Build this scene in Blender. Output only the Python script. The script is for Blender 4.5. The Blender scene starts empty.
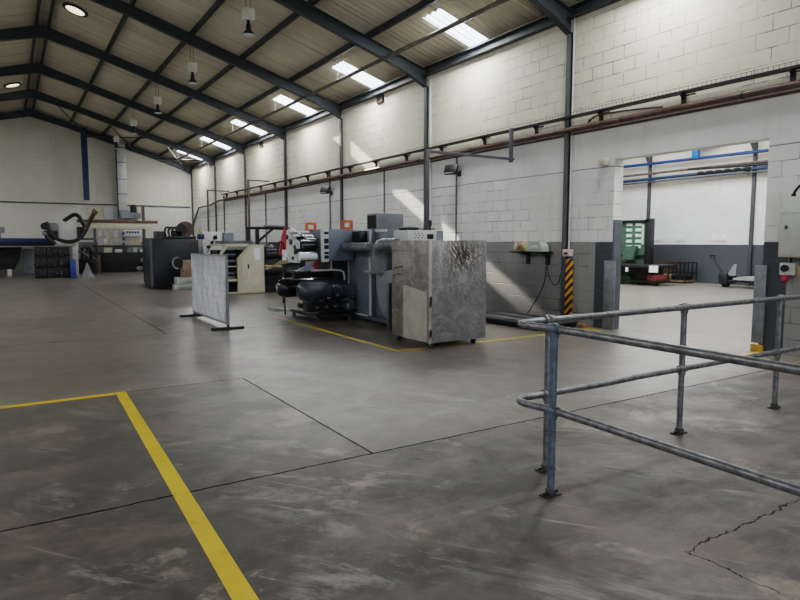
import bpy, bmesh, math, random
from mathutils import Vector, Matrix
random.seed(7)
SC = bpy.context.scene
COL = SC.collection
PI = math.pi
sin, cos = math.sin, math.cos

# ------------------------------------------------------------------ camera
H = 1.6
FPX = 615.0
PITCH = math.atan(58 / FPX)
YAW = math.atan(392 / math.hypot(FPX, 58))
cam_d = bpy.data.cameras.new('camera')
cam = bpy.data.objects.new('camera', cam_d)
COL.objects.link(cam)
cam_d.sensor_width = 36
cam_d.lens = 36 * FPX / 800
cam_d.clip_start = .05
cam_d.clip_end = 200
cam.location = (0, 0, H)
cam.rotation_euler = (PI / 2 - PITCH, 0, -YAW)
SC.camera = cam

# ------------------------------------------------------------------ materials
def srgb(c):
    if isinstance(c, str):
        c = [int(c[i:i + 2], 16) for i in (0, 2, 4)]
    o = []
    for v in c:
        v = v / 255
        o.append(v / 12.92 if v <= .04045 else ((v + .055) / 1.055) ** 2.4)
    return (*o, 1)

class NT:
    def __init__(s, name):
        s.m = bpy.data.materials.new(name)
        s.m.use_nodes = True
        s.t = s.m.node_tree
        s.b = s.t.nodes['Principled BSDF']
        s.o = s.t.nodes['Material Output']
    def n(s, typ, **kw):
        nd = s.t.nodes.new(typ)
        for k, v in kw.items():
            setattr(nd, k, v)
        return nd
    def l(s, a, b):
        s.t.links.new(a, b)
    def val(s, v, sock):
        if hasattr(v, 'links') or hasattr(v, 'is_linked'):
            s.l(v, sock)
        else:
            sock.default_value = v
    def math(s, op, a, b=None, c=None, clamp=False):
        nd = s.n('ShaderNodeMath', operation=op)
        nd.use_clamp = clamp
        s.val(a, nd.inputs[0])
        if b is not None: s.val(b, nd.inputs[1])
        if c is not None: s.val(c, nd.inputs[2])
        return nd.outputs[0]
    def mix(s, f, a, b):
        nd = s.n('ShaderNodeMix', data_type='RGBA')
        s.val(f, nd.inputs[0]); s.val(a, nd.inputs[6]); s.val(b, nd.inputs[7])
        return nd.outputs[2]
    def noise(s, vec, scale, detail=5, rough=.6, dist=0):
        nd = s.n('ShaderNodeTexNoise')
        s.l(vec, nd.inputs['Vector'])
        nd.inputs['Scale'].default_value = scale
        nd.inputs['Detail'].default_value = detail
        nd.inputs['Roughness'].default_value = rough
        nd.inputs['Distortion'].default_value = dist
        return nd.outputs[0]
    def ramp(s, f, lo, hi, a=0, b=1):
        nd = s.n('ShaderNodeMapRange')
        s.val(f, nd.inputs[0])
        nd.inputs[1].default_value = lo; nd.inputs[2].default_value = hi
        nd.inputs[3].default_value = a; nd.inputs[4].default_value = b
        return nd.outputs[0]
    def pos(s):
        return s.n('ShaderNodeNewGeometry').outputs['Position']
    def sep(s, v):
        nd = s.n('ShaderNodeSeparateXYZ'); s.l(v, nd.inputs[0]); return nd.outputs
    def comb(s, x, y, z):
        nd = s.n('ShaderNodeCombineXYZ')
        s.val(x, nd.inputs[0]); s.val(y, nd.inputs[1]); s.val(z, nd.inputs[2])
        return nd.outputs[0]
    def bump(s, h, dist=.01, strength=1):
        nd = s.n('ShaderNodeBump')
        s.l(h, nd.inputs['Height'])
        nd.inputs['Distance'].default_value = dist
        nd.inputs['Strength'].default_value = strength
        s.l(nd.outputs[0], s.b.inputs['Normal'])

MATS = {}
def mat(name, col, rough=.55, metal=0, wear=.12, scale=6, emis=None, es=0, spec=.5, bump=0):
    if name in MATS: return MATS[name]
    k = NT(name)
    c = srgb(col)
    tc = k.n('ShaderNodeTexCoord').outputs['Object']
    nz = k.noise(tc, scale, 6, .65)
    dark = tuple(v * (1 - wear * 2.2) for v in c[:3]) + (1,)
    lite = tuple(min(1, v * (1 + wear * 1.6)) for v in c[:3]) + (1,)
    k.l(k.mix(k.ramp(nz, .3, .7), dark, lite), k.b.inputs['Base Color'])
    k.l(k.ramp(nz, .3, .7, min(1, rough + .08), max(.05, rough - .08)), k.b.inputs['Roughness'])
    k.b.inputs['Metallic'].default_value = metal
    k.b.inputs['Specular IOR Level'].default_value = spec
    if bump: k.bump(nz, bump)
    if emis:
        k.b.inputs['Emission Color'].default_value = srgb(emis)
        k.b.inputs['Emission Strength'].default_value = es
    MATS[name] = k.m
    return k.m

def block_wall(name, axis, white, warm, grey, dado=1.6, band=True, door=None, plain=False):
    """painted block masonry: axis 'y' for walls running along Y, 'x' for walls running along X"""
    k = NT(name)
    p = k.pos(); x, y, z = k.sep(p)
    u = y if axis == 'y' else x
    wob = k.noise(p, 2.2, 3)
    br = k.n('ShaderNodeTexBrick')
    k.l(k.comb(u, z, 0.0), br.inputs['Vector'])
    br.offset = .5
    br.inputs['Color1'].default_value = (0, 0, 0, 1)
    br.inputs['Color2'].default_value = (1, 1, 1, 1)
    br.inputs['Mortar'].default_value = (.5, .5, .5, 1)
    br.inputs['Scale'].default_value = 1
    br.inputs['Brick Width'].default_value = .455 if not plain else .6
    br.inputs['Row Height'].default_value = .2285 if not plain else .2
    br.inputs['Mortar Size'].default_value = .009 if not plain else .007
    br.inputs['Mortar Smooth'].default_value = .4
    br.inputs['Bias'].default_value = 0
    mort = br.outputs['Fac']
    # joints show unevenly through the paint
    vis = k.math('MULTIPLY', k.ramp(k.noise(p, 3.2, 5, .75), .42, .58, .15, 1), k.ramp(k.noise(p, .6, 3), .38, .58, .12, 1))
    if plain: vis = k.math('MULTIPLY', vis, .45)
    mort = k.math('MULTIPLY', mort, vis)
    ndist = k.math('MULTIPLY', k.math('SUBTRACT', wob, .5), .03)
    zz = k.math('ADD', z, ndist)
    big = k.noise(p, .55, 6, .6)
    wht = k.mix(k.ramp(big, .3, .7), srgb(white), tuple(v * .84 for v in srgb(white)[:3]) + (1,))
    wrm = k.mix(k.ramp(big, .3, .7), srgb(warm), tuple(v * .86 for v in srgb(warm)[:3]) + (1,))
    up = k.ramp(z, 3.6, 3.8)
    c = k.mix(up, wht, wrm)
    # streaks of dirt running down
    st = k.noise(k.comb(k.math('MULTIPLY', u, 3.0), k.math('MULTIPLY', z, .35), 0.0), 1.0, 5, .7)
    c = k.mix(k.ramp(st, .55, .8, 0, .28), c, srgb('8f8b80'))
    brv = k.math('MULTIPLY', k.math('SUBTRACT', k.sep(br.outputs['Color'])[0], .5), .10)
    c2 = k.mix(k.math('ADD', .05, brv, clamp=True), c, srgb('a59f92'))
    gd = k.mix(k.ramp(big, .35, .65), srgb(grey), tuple(v * .8 for v in srgb(grey)[:3]) + (1,))
    isd = k.math('LESS_THAN', zz, dado)
    bandm = 0.0
    if band:
        bandm = k.math('MULTIPLY', k.math('GREATER_THAN', z, 2.97), k.math('LESS_THAN', z, 3.7))
        mort = k.math('MULTIPLY', mort, k.math('SUBTRACT', 1.0, bandm))
        edge = k.math('LESS_THAN', k.math('ABSOLUTE', k.math('SUBTRACT', zz, 2.96)), .009)
        mort = k.math('MAXIMUM', mort, k.math('MULTIPLY', edge, .8))
    c = k.mix(isd, c2, gd)
    if door:
        a, b = door
        m = k.math('MULTIPLY', k.math('GREATER_THAN', u, a), k.math('LESS_THAN', u, b))
        m = k.math('MULTIPLY', m, isd)
        c = k.mix(m, c, srgb('43484d'))
    c = k.mix(k.math('MULTIPLY', mort, .95), c, srgb('4a453e'))
    k.l(c, k.b.inputs['Base Color'])
    k.b.inputs['Roughness'].default_value = .62
    k.b.inputs['Specular IOR Level'].default_value = .35
    hh = k.math('SUBTRACT', k.math('MULTIPLY', k.noise(p, 30, 4), .3), mort)
    k.bump(hh, .006)
    return k.m

M_WALL_R = block_wall('painted_blocks', 'y', 'ecebe9', 'e2dbc5', '8f8e8c', door=(3.9 + .5, 7.78))
M_WALL_B = block_wall('painted_blocks_far', 'x', 'd3d1c6', 'cfcbbd', '7d7c7a', plain=True, band=False)
M_WALL_N = block_wall('painted_blocks_next', 'y', 'cfd1d2', 'd3d0c8', '42474c', plain=True, band=False, dado=1.5)

def floor_material():
    k = NT('stained_concrete')
    p = k.pos(); x, y, z = k.sep(p)
    n1 = k.noise(p, .45, 8, .62, .4)
    n2 = k.noise(p, 1.9, 9, .68, .5)
    n3 = k.noise(k.comb(k.math('MULTIPLY', x, .5), k.math('MULTIPLY', y, 2.0), 0.0), 1.6, 8, .7, .4)
    n4 = k.noise(p, 11, 8, .78)
    c = k.mix(k.ramp(n1, .38, .62), srgb('413e3a'), srgb('726a5f'))
    c = k.mix(k.ramp(n2, .46, .60, 0, .6), c, srgb('302d2a'))
    c = k.mix(k.ramp(n3, .50, .64, 0, .45), c, srgb('847a6b'))
    c = k.mix(k.ramp(n4, .44, .62, 0, .45), c, srgb('4d4843'))
    # darker bay of the near left slab
    d = k.math('MULTIPLY', k.ramp(x, 2.6, .6), k.ramp(y, 7.05, 6.95))
    c = k.mix(k.math('MULTIPLY', d, .5), c, srgb('2b2b2c'))
    # browner worn patches
    n5 = k.noise(p, .8, 7, .7, .3)
    c = k.mix(k.ramp(n5, .50, .60, 0, .5), c, srgb('75685a'))
    n6 = k.noise(k.comb(k.math('ADD', x, 7.3), y, 0.0), 1.25, 9, .72, .2)
    c = k.mix(k.math('MULTIPLY', k.ramp(n6, .58, .64, 0, .75), k.ramp(n4, .35, .6, .3, 1)), c, srgb('9c8f7e'))
    c = k.mix(k.math('MULTIPLY', k.ramp(y, 3.93, 3.97), k.math('SUBTRACT', 1.0, k.math('MULTIPLY', k.ramp(x, 2.28, 2.24), k.ramp(y, 7.05, 7.0)))), c, k.mix(.45, c, srgb('827c73')))
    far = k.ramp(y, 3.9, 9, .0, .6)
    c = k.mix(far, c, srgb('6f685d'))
    c = k.mix(k.math('MULTIPLY', k.ramp(k.noise(p, .33, 5, .6, .6), .44, .58, 0, .45), k.ramp(y, 4, 7)), c, srgb('4f4b45'))  # mottled tone painted in to stand for uneven glare on the mid floor
    # next room, cleaner and paler
    nx = k.ramp(x, 8.9, 9.8, 0, .85)
    c = k.mix(nx, c, srgb('858076'))
    # pale rubbed scuffs, wispy
    sc_ = k.noise(k.comb(k.math('ADD', x, k.math('MULTIPLY', y, .7)), k.math('MULTIPLY', y, .4), 0.0), 2.4, 10, .82, .9)
    scm = k.math('MULTIPLY', k.ramp(sc_, .52, .64, 0, .7), k.ramp(k.noise(p, .9, 4), .48, .58))
    near = k.math('MULTIPLY', k.ramp(y, 8.0, 5.5), k.ramp(x, 8.5, 6.5))
    c = k.mix(k.math('MULTIPLY', scm, near), c, srgb('9b958b'))
    sp_ = k.n('ShaderNodeTexVoronoi'); k.l(p, sp_.inputs['Vector']); sp_.inputs['Scale'].default_value = 1.3
    c = k.mix(k.math('MULTIPLY', k.math('LESS_THAN', k.math('ADD', sp_.outputs['Distance'], k.math('MULTIPLY', k.math('SUBTRACT', n4, .5), .06)), .022), .75), c, srgb('b9b6b0'))
    # straight drag scratches
    u1 = k.math('ADD', k.math('MULTIPLY', x, .8), k.math('MULTIPLY', y, .6)); v1 = k.math('SUBTRACT', k.math('MULTIPLY', y, .8), k.math('MULTIPLY', x, .6))
    scr = k.noise(k.comb(k.math('MULTIPLY', u1, 22.0), k.math('MULTIPLY', v1, .7), 0.0), 1.2, 3, .6)
    scr = k.math('MULTIPLY', k.ramp(scr, .62, .70, 0, .5), k.ramp(n5, .46, .54))
    c = k.mix(k.math('MULTIPLY', scr, near), c, srgb('a39c90'))
    wob = k.math('MULTIPLY', k.math('SUBTRACT', k.noise(p, 5, 6, .7), .5), .05)
    def seg(ax, v, lo, hi, wd, wb=1.0):
        a = x if ax == 'x' else y; o = y if ax == 'x' else x
        dd = k.math('ABSOLUTE', k.math('SUBTRACT', k.math('ADD', a, k.math('MULTIPLY', wob, wb)), v))
        m = k.math('LESS_THAN', dd, wd)
        return k.math('MULTIPLY', m, k.math('MULTIPLY', k.math('GREATER_THAN', o, lo), k.math('LESS_THAN', o, hi)))
    J = seg('y', 3.95, -12, 9.0, .010)
    J2 = seg('y', 7.03, -.4, 2.27, .008, .4)
    for s_ in (J2, seg('x', 2.26, 3.95, 7.03, .009, .3), seg('x', 2.9, 1.33, 1.79, .005, 3), seg('y', 1.79, 2.9, 4.1, .005, 3),
               seg('y', 11.2, -6, 4.7, .009, .4), seg('y', 16, -6, 5, .009, .4), seg('x', 2.26, 11.2, 30, .009, .4)):
        J = k.math('MAXIMUM', J, s_)
    c = k.mix(k.math('MULTIPLY', J, k.ramp(n4, .4, .6, .55, .9)), c, srgb('1f1d1b'))
    # worn yellow threshold line
    k.l(c, k.b.inputs['Base Color'])
    sm = k.math('MULTIPLY', k.ramp(y, 3.9, 4.05), k.ramp(x, 4.4, 5.6))
    r = k.ramp(n2, .35, .65, .28, .42)
    r = k.math('ADD', r, k.ramp(y, 2.5, 8.5, .22, -.04))
    r = k.math('SUBTRACT', r, k.math('MULTIPLY', sm, .07), clamp=True)
    k.l(k.math('MULTIPLY', k.math('SUBTRACT', 1.0, J), k.ramp(y, 3.8, 4.6, .38, .9)), k.b.inputs['Specular IOR Level'])
    r = k.math('MAXIMUM', r, .29)
    k.l(r, k.b.inputs['Roughness'])
    hh = k.math('ADD', k.math('MULTIPLY', n4, .05), k.math('MULTIPLY', J, -.8))
    k.bump(hh, .0015)
    return k.m
M_FLOOR = floor_material()

def sheet_material():
    k = NT('fibre_roof_sheet')
    p = k.pos(); x, y, z = k.sep(p)
    st = k.noise(k.comb(k.math('MULTIPLY', x, .35), k.math('MULTIPLY', y, 3.0), 0.0), 1.3, 6, .65)
    big = k.noise(p, .5, 5)
    c = k.mix(k.ramp(st, .3, .72), srgb('b8b09b'), srgb('d8d0ba'))
    c = k.mix(k.ramp(big, .4, .7, 0, .4), c, srgb('a0998a'))
    lap = k.math('LESS_THAN', k.math('FRACT', k.math('DIVIDE', y, .92)), .03)
    c = k.mix(k.math('MULTIPLY', lap, .45), c, srgb('4b473f'))
    k.l(c, k.b.inputs['Base Color'])
    k.b.inputs['Roughness'].default_value = .8
    return k.m
M_SHEET = sheet_material()

def skylight_material(name, strength, through):
    k = NT(name)
    p = k.pos(); x, y, z = k.sep(p)
    f = k.math('FRACT', k.math('DIVIDE', y, .2))
    rib = k.math('LESS_THAN', k.math('ABSOLUTE', k.math('SUBTRACT', f, .5)), .10)
    n = k.noise(p, 3, 5)
    e = k.n('ShaderNodeEmission')
    k.l(k.mix(rib, srgb('eaf1ff'), srgb('8f98a8')), e.inputs[0])
    k.l(k.math('MULTIPLY', k.ramp(n, .3, .7, .75, 1.15), strength), e.inputs[1])
    if through:
        t = k.n('ShaderNodeBsdfTransparent'); t.inputs[0].default_value = (1, 1, 1, 1)
        mx = k.n('ShaderNodeMixShader'); mx.inputs[0].default_value = through
        k.l(e.outputs[0], mx.inputs[1]); k.l(t.outputs[0], mx.inputs[2]); k.l(mx.outputs[0], k.o.inputs[0])
    else:
        k.l(e.outputs[0], k.o.inputs[0])
    return k.m
M_SKY = skylight_material('translucent_rooflight', 2.4, 0)
M_SKYC = skylight_material('clear_rooflight', 5.0, .6)

def hazard_material():
    k = NT('hazard_stripes')
    p = k.pos(); x, y, z = k.sep(p)
    s = k.math('ADD', k.math('MULTIPLY', y, -1.0), k.math('MULTIPLY', z, -1.0))
    f = k.math('FRACT', k.math('DIVIDE', k.math('ADD', s, 20.0), .165))
    c = k.mix(k.math('GREATER_THAN', f, .5), srgb('151412'), srgb('e09a1c'))
    k.l(c, k.b.inputs['Base Color']); k.b.inputs['Roughness'].default_value = .5
    return k.m

def yellow_paint():
    k = NT('worn_yellow_paint')
    p = k.pos()
    n = k.noise(p, 9, 8, .75); n2 = k.noise(p, 1.5, 4)
    c = k.mix(k.ramp(n2, .3, .7), srgb('dcb81a'), srgb('c4a218'))
    c = k.mix(k.ramp(n, .58, .72, 0, .75), c, srgb('6a6145'))
    k.l(c, k.b.inputs['Base Color']); k.l(k.ramp(n, .3, .7, .3, .6), k.b.inputs['Roughness'])
    return k.m

def galv_sheet(name, base, dark, warm, scorch=None):
    """dull metal sheet with streaks and a scorched patch"""
    k = NT(name)
    p = k.pos(); x, y, z = k.sep(p)
    u = k.math('ADD', x, y)
    n = k.noise(p, 3.2, 8, .7, .5)
    st = k.noise(k.comb(k.math('MULTIPLY', u, 9.0), k.math('MULTIPLY', z, .9), 0.0), 1.5, 6, .7)
    fine = k.noise(p, 38, 4, .8)
    c = k.mix(k.ramp(n, .36, .64), srgb(dark), srgb(base))
    c = k.mix(k.ramp(st, .45, .75, 0, .5), c, srgb(warm))
    c = k.mix(k.ramp(fine, .52, .68, 0, .4), c, srgb('cfcdc8'))
    c = k.mix(k.ramp(k.noise(p, 2.6, 8, .75, 1.5), .52, .62, 0, .35), c, srgb('c2beb6'))
    if scorch:
        sx, sz, rx, rz = scorch
        # tilted, ragged burn mark with bright drip specks
        dx = k.math('DIVIDE', k.math('SUBTRACT', x, sx), rx)
        dz = k.math('DIVIDE', k.math('SUBTRACT', z, sz), rz)
        r = k.math('SQRT', k.math('ADD', k.math('MULTIPLY', dx, dx), k.math('MULTIPLY', dz, dz)))
        r = k.math('ADD', r, k.math('MULTIPLY', k.math('SUBTRACT', k.noise(p, 6, 6, .7, 1), .5), 1.1))
        c = k.mix(k.ramp(r, 1.1, .25, 0, .9), c, srgb('1f1a18'))
        c = k.mix(k.ramp(r, 1.7, .9, 0, .35), c, srgb('3f3732'))
        d = k.noise(k.comb(k.math('MULTIPLY', k.math('ADD', x, k.math('MULTIPLY', z, .45)), 26.0), k.math('MULTIPLY', z, 8.0), 0.0), 1.0, 5, .8, .4)
        sp = k.math('MULTIPLY', k.ramp(d, .53, .60), k.ramp(r, 2.6, .8, 0, .9))
        c = k.mix(sp, c, srgb('d8cfc6'))
    k.l(c, k.b.inputs['Base Color'])
    k.b.inputs['Metallic'].default_value = .4
    k.l(k.ramp(n, .3, .7, .55, .32), k.b.inputs['Roughness'])
    k.bump(n, .01, .6)
    return k.m

def plastic_wrap():
    k = NT('crumpled_clear_wrap')
    p = k.pos(); x, y, z = k.sep(p)
    n = k.noise(k.comb(k.math('SUBTRACT', y, k.math('MULTIPLY', z, .77)), k.math('MULTIPLY', z, .22), 0.0), 3.2, 6, .68, .5)
    g = k.n('ShaderNodeTexBrick')
    k.l(k.comb(y, z, 0.0), g.inputs['Vector']); g.offset = 0
    g.inputs['Scale'].default_value = 1; g.inputs['Brick Width'].default_value = .23; g.inputs['Row Height'].default_value = .14
    g.inputs['Mortar Size'].default_value = .006
    c = k.mix(k.ramp(n, .42, .6), srgb('c3c6cf'), srgb('eeeff4'))
    c = k.mix(k.math('MULTIPLY', g.outputs['Fac'], .4), c, srgb('7f828c'))
    c = k.mix(k.ramp(n, .60, .66, 0, .8), c, srgb('ffffff'))
    c = k.mix(k.ramp(z, 1.24, 1.34, 0, .45), c, srgb('8f8288'))
    k.l(c, k.b.inputs['Base Color']); k.b.inputs['Roughness'].default_value = .28
    k.b.inputs['Coat Weight'].default_value = .6; k.b.inputs['Coat Roughness'].default_value = .15
    k.bump(n, .03, .8)
    return k.m

STEEL = mat('dark_blue_grey_steel', '363c41', .5, wear=.15, scale=2)
STEEL2 = mat('black_purlin_steel', '2e3236', .55, wear=.15, scale=2)
COLM = mat('grey_column_paint', '4d4f54', .5, wear=.1, scale=3)
LITE = mat('pale_conduit', 'c9c8c3', .5, wear=.08)
BRN = mat('brown_pipe_paint', '5a4238', .5, wear=.25, scale=5)
TRAY = mat('dark_cable_tray', '2a2422', .55, wear=.2)
BLK = mat('black_metal', '17181b', .42, wear=.2)
BLKM = mat('matt_black', '101113', .7, wear=.2)
GALV = mat('galvanised_rail', '77787a', .38, .55, wear=.25, scale=22)
GALVB = mat('blue_grey_rail_paint', '5d6a78', .42, .35, wear=.25, scale=18)
BLUEP = mat('dark_blue_paint', '1c3a5a', .4, wear=.2)
BLUE = mat('bright_blue_pipe', '153f75', .4, wear=.12)
BLUEB = mat('blue_plastic', '1b4a8c', .45, wear=.1)
WHITE = mat('white_enamel', 'c9cac8', .42, wear=.06)
CREAM = mat('cream_enamel', 'c2bda8', .45, wear=.06)
BEIGE = mat('beige_enamel', 'b6b09a', .5, wear=.07)
MGREY = mat('machine_blue_grey', '67717d', .42, wear=.1, scale=2.5)
MGREY2 = mat('machine_grey', '7a7f85', .45, wear=.12, scale=3)
NAVY = mat('navy_cabinet_paint', '171c26', .45, wear=.15, scale=2)
ORNG = mat('orange_enamel', 'd0602a', .45, wear=.1)
RED = mat('red_plastic', 'b32a33', .45, wear=.1)
CARD = mat('brown_board', '96806c', .8, wear=.1)
TAN = mat('tan_card', 'b59f7d', .8, wear=.12)
PAPER = mat('white_paper', 'e4e5ee', .6, wear=.04)
WOOD = mat('pallet_wood', '66513f', .8, wear=.25, scale=9)
RUBBER = mat('black_rubber', '0f0f10', .75, wear=.2)
DUCT = mat('grey_ducting', '75787c', .4, .45, wear=.15)
DUCTW = mat('pale_duct_sheet', 'b9bcb6', .42, .3, wear=.1)
CHROME = mat('bright_roller_steel', 'b9bdc2', .22, .9, wear=.1)
GREEN = mat('green_machine_paint', '44604f', .5, wear=.15)
MINT = mat('pale_green_enamel', 'b3bfb0', .5, wear=.1)
GREYCLOTH = mat('grey_cloth', '77787a', .9, wear=.15, bump=.01)
LAMPG = mat('lamp_glass', 'dfe3e8', .25, wear=.03)
HAZ = hazard_material(); MATS['haz'] = HAZ
YEL = yellow_paint()
GUARD = mat('grey_guard_plate', '7b8186', .45, .3, wear=.15)
DSTEEL = mat('grey_jamb_steel', '555b62', .45, .2, wear=.15)

# ------------------------------------------------------------------ mesh building
class MB:
    def __init__(s): s.bm = bmesh.new()
    def box(s, x0, x1, y0, y1, z0, z1, bev=0.0, rz=0, rx=0, ry=0, seg=2):
        g = bmesh.ops.create_cube(s.bm, size=1)['verts']
        sx, sy, sz = abs(x1 - x0), abs(y1 - y0), abs(z1 - z0)
        bmesh.ops.scale(s.bm, vec=(sx, sy, sz), verts=g)
        if bev:
            es = list({e for v in g for e in v.link_edges})
            r = bmesh.ops.bevel(s.bm, geom=es, offset=min(bev, .45 * min(sx, sy, sz)), segments=seg, affect='EDGES', profile=.5)
            g = list({v for f in r['faces'] for v in f.verts} | {v for v in g if v.is_valid})
        m = Matrix.Translation(((x0 + x1) / 2, (y0 + y1) / 2, (z0 + z1) / 2)) @ Matrix.Rotation(rz, 4, 'Z') @ Matrix.Rotation(ry, 4, 'Y') @ Matrix.Rotation(rx, 4, 'X')
        bmesh.ops.transform(s.bm, matrix=m, verts=g)
        return s
    def cyl(s, a, b, r, r2=None, n=16, cap=True):
        a, b = Vector(a), Vector(b); d = b - a
        q = d.to_track_quat('Z', 'Y')
        m = Matrix.Translation((a + b) / 2) @ q.to_matrix().to_4x4()
        bmesh.ops.create_cone(s.bm, cap_ends=cap, cap_tris=False, segments=n, radius1=r, radius2=r if r2 is None else r2, depth=d.length, matrix=m)
        return s
    def sph(s, c, r, sc=(1, 1, 1), n=12):
        m = Matrix.Translation(c) @ Matrix.Diagonal((*sc, 1))
        bmesh.ops.create_uvsphere(s.bm, u_segments=n, v_segments=max(6, n // 2), radius=r, matrix=m)
        return s
    def tube(s, pts, r, n=10, smooth=0, cap=True):
        P = [Vector(p) for p in pts]
        for _ in range(smooth):
            Q = [P[0]]
            for i in range(len(P) - 1):
                Q += [P[i] * .75 + P[i + 1] * .25, P[i] * .25 + P[i + 1] * .75]
            Q.append(P[-1]); P = Q
        rings = []; up = None
        for i, p in enumerate(P):
            t = (P[min(i + 1, len(P) - 1)] - P[max(i - 1, 0)]).normalized()
            if up is None:
                up = Vector((0, 0, 1)) if abs(t.z) < .9 else Vector((1, 0, 0))
            a = t.cross(up)
            if a.length < 1e-5: a = t.orthogonal()
            a.normalize(); b = a.cross(t).normalized(); up = b
            rr = r(i / (len(P) - 1)) if callable(r) else r
            rings.append([s.bm.verts.new(p + a * rr * cos(2 * PI * j / n) + b * rr * sin(2 * PI * j / n)) for j in range(n)])
        for A, B in zip(rings, rings[1:]):
            for j in range(n):
                s.bm.faces.new((A[j], A[(j + 1) % n], B[(j + 1) % n], B[j]))
        if cap:
            s.bm.faces.new(rings[0][::-1]); s.bm.faces.new(rings[-1])
        return s
    def lathe(s, prof, c, axis='Z', n=20):
        """prof: (radius, height) pairs, turned about an axis through c"""
        c = Vector(c); rings = []
        for r, h in prof:
            ring = []
            for j in range(n):
                a = 2 * PI * j / n
                p = {'Z': (r * cos(a), r * sin(a), h), 'X': (h, r * cos(a), r * sin(a)), 'Y': (r * sin(a), h, r * cos(a))}[axis]
                ring.append(s.bm.verts.new(c + Vector(p)))
            rings.append(ring)
        for A, B in zip(rings, rings[1:]):
            for j in range(n):
                s.bm.faces.new((A[j], A[(j + 1) % n], B[(j + 1) % n], B[j]))
        s.bm.faces.new(rings[0][::-1]); s.bm.faces.new(rings[-1])
        return s
    def prism(s, poly, axis, a, b):
        """poly in the plane across axis: X -> (y,z), Y -> (x,z), Z -> (x,y)"""
        def v(p, h):
            return {'X': (h, p[0], p[1]), 'Y': (p[0], h, p[1]), 'Z': (p[0], p[1], h)}[axis]
        A = [s.bm.verts.new(v(p, a)) for p in poly]; B = [s.bm.verts.new(v(p, b)) for p in poly]
        n = len(poly)
        s.bm.faces.new(A); s.bm.faces.new(B[::-1])
        for i in range(n):
            s.bm.faces.new((A[i], B[i], B[(i + 1) % n], A[(i + 1) % n]))
        return s
    def frame_face(s, axis, at, thick, u0, u1, v0, v1, w):
        """hollow rectangular frame"""
        B = []
        for (a, b, c, d) in ((u0, u1, v0, v0 + w), (u0, u1, v1 - w, v1), (u0, u0 + w, v0 + w, v1 - w), (u1 - w, u1, v0 + w, v1 - w)):
            if axis == 'X': s.box(at, at + thick, a, b, c, d)
            elif axis == 'Y': s.box(a, b, at, at + thick, c, d)
            else: s.box(a, b, c, d, at, at + thick)
        return s
    def build(s, name, m, parent=None, origin=None, smooth=True, split=False):
        if split:
            s.bm.verts.index_update(); seen = set(); out = None
            for v0 in list(s.bm.verts):
                if v0 in seen: continue
                st = [v0]; isl = {v0}
                while st:
                    v = st.pop()
                    for e in v.link_edges:
                        o = e.other_vert(v)
                        if o not in isl: isl.add(o); st.append(o)
                seen |= isl
                nb = MB(); mp = {v: nb.bm.verts.new(v.co) for v in isl}
                for f in {f for v in isl for f in v.link_faces}: nb.bm.faces.new([mp[v] for v in f.verts])
                out = nb.build(name, m, parent, origin, smooth)
            s.bm.free(); return out
        bmesh.ops.recalc_face_normals(s.bm, faces=s.bm.faces[:])
        if parent is not None and origin is None:
            off = wloc(parent)
        elif origin is not None: off = Vector(origin)
        else:
            vs = s.bm.verts
            xs = [v.co.x for v in vs]; ys = [v.co.y for v in vs]; zs = [v.co.z for v in vs]
            off = Vector(((min(xs) + max(xs)) / 2, (min(ys) + max(ys)) / 2, min(zs)))
        for v in s.bm.verts: v.co -= off
        me = bpy.data.meshes.new(name); s.bm.to_mesh(me); s.bm.free()
        me.materials.append(m)
        if smooth:
            for p in me.polygons: p.use_smooth = True
            try: me.set_sharp_from_angle(angle=math.radians(35))
            except Exception: pass
        o = bpy.data.objects.new(name, me); COL.objects.link(o)
        if parent is not None:
            o.parent = parent
            if origin is not None: o.location = off - wloc(parent)
        else:
            o.location = off
        return o

def wloc(o):
    v = Vector((0, 0, 0))
    while o is not None:
        v += o.location; o = o.parent
    return v
def tag(o, label, cat, group=None, kind=None):
    o['label'] = label; o['category'] = cat
    if group: o['group'] = group
    if kind: o['kind'] = kind
    return o
def thing(name, label, cat, loc, group=None):
    o = bpy.data.objects.new(name, None); COL.objects.link(o); o.location = loc
    o.empty_display_size = .1
    return tag(o, label, cat, group)
def struct(mb, name, m, smooth=False, origin=(0, 0, 0)):
    o = mb.build(name, m, origin=origin, smooth=smooth); o['kind'] = 'structure'
    return o
def copy_tree(o, loc=None, parent=None):
    kids = [c for c in COL.objects if c.parent == o]
    c = o.copy(); COL.objects.link(c)
    if parent: c.parent = parent
    if loc is not None: c.location = loc
    for k in kids: copy_tree(k, None, c)
    return c
ORD = ['first', 'second', 'third', 'fourth', 'fifth', 'sixth', 'seventh', 'eighth', 'ninth', 'tenth', 'eleventh', 'twelfth', 'thirteenth', 'fourteenth', 'fifteenth']

# ------------------------------------------------------------------ the building
XW = 9.26           # inner face of the right wall
XR = 1.25           # ridge
XL = 2 * XR - XW    # inner face of the left wall
YB = 37.4           # far wall
YF = -8.0           # wall behind the camera
COLS = [8.5 + 4.79 * k for k in range(-3, 7)]
def roof_z(x): return 8.36 - .303 * abs(x - XR)      # top of rafter
SHEET = .17

b = MB(); b.box(XL - .3, 23.2, YF - .3, YB + .3, -.2, 0); struct(b, 'floor', M_FLOOR)
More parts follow.
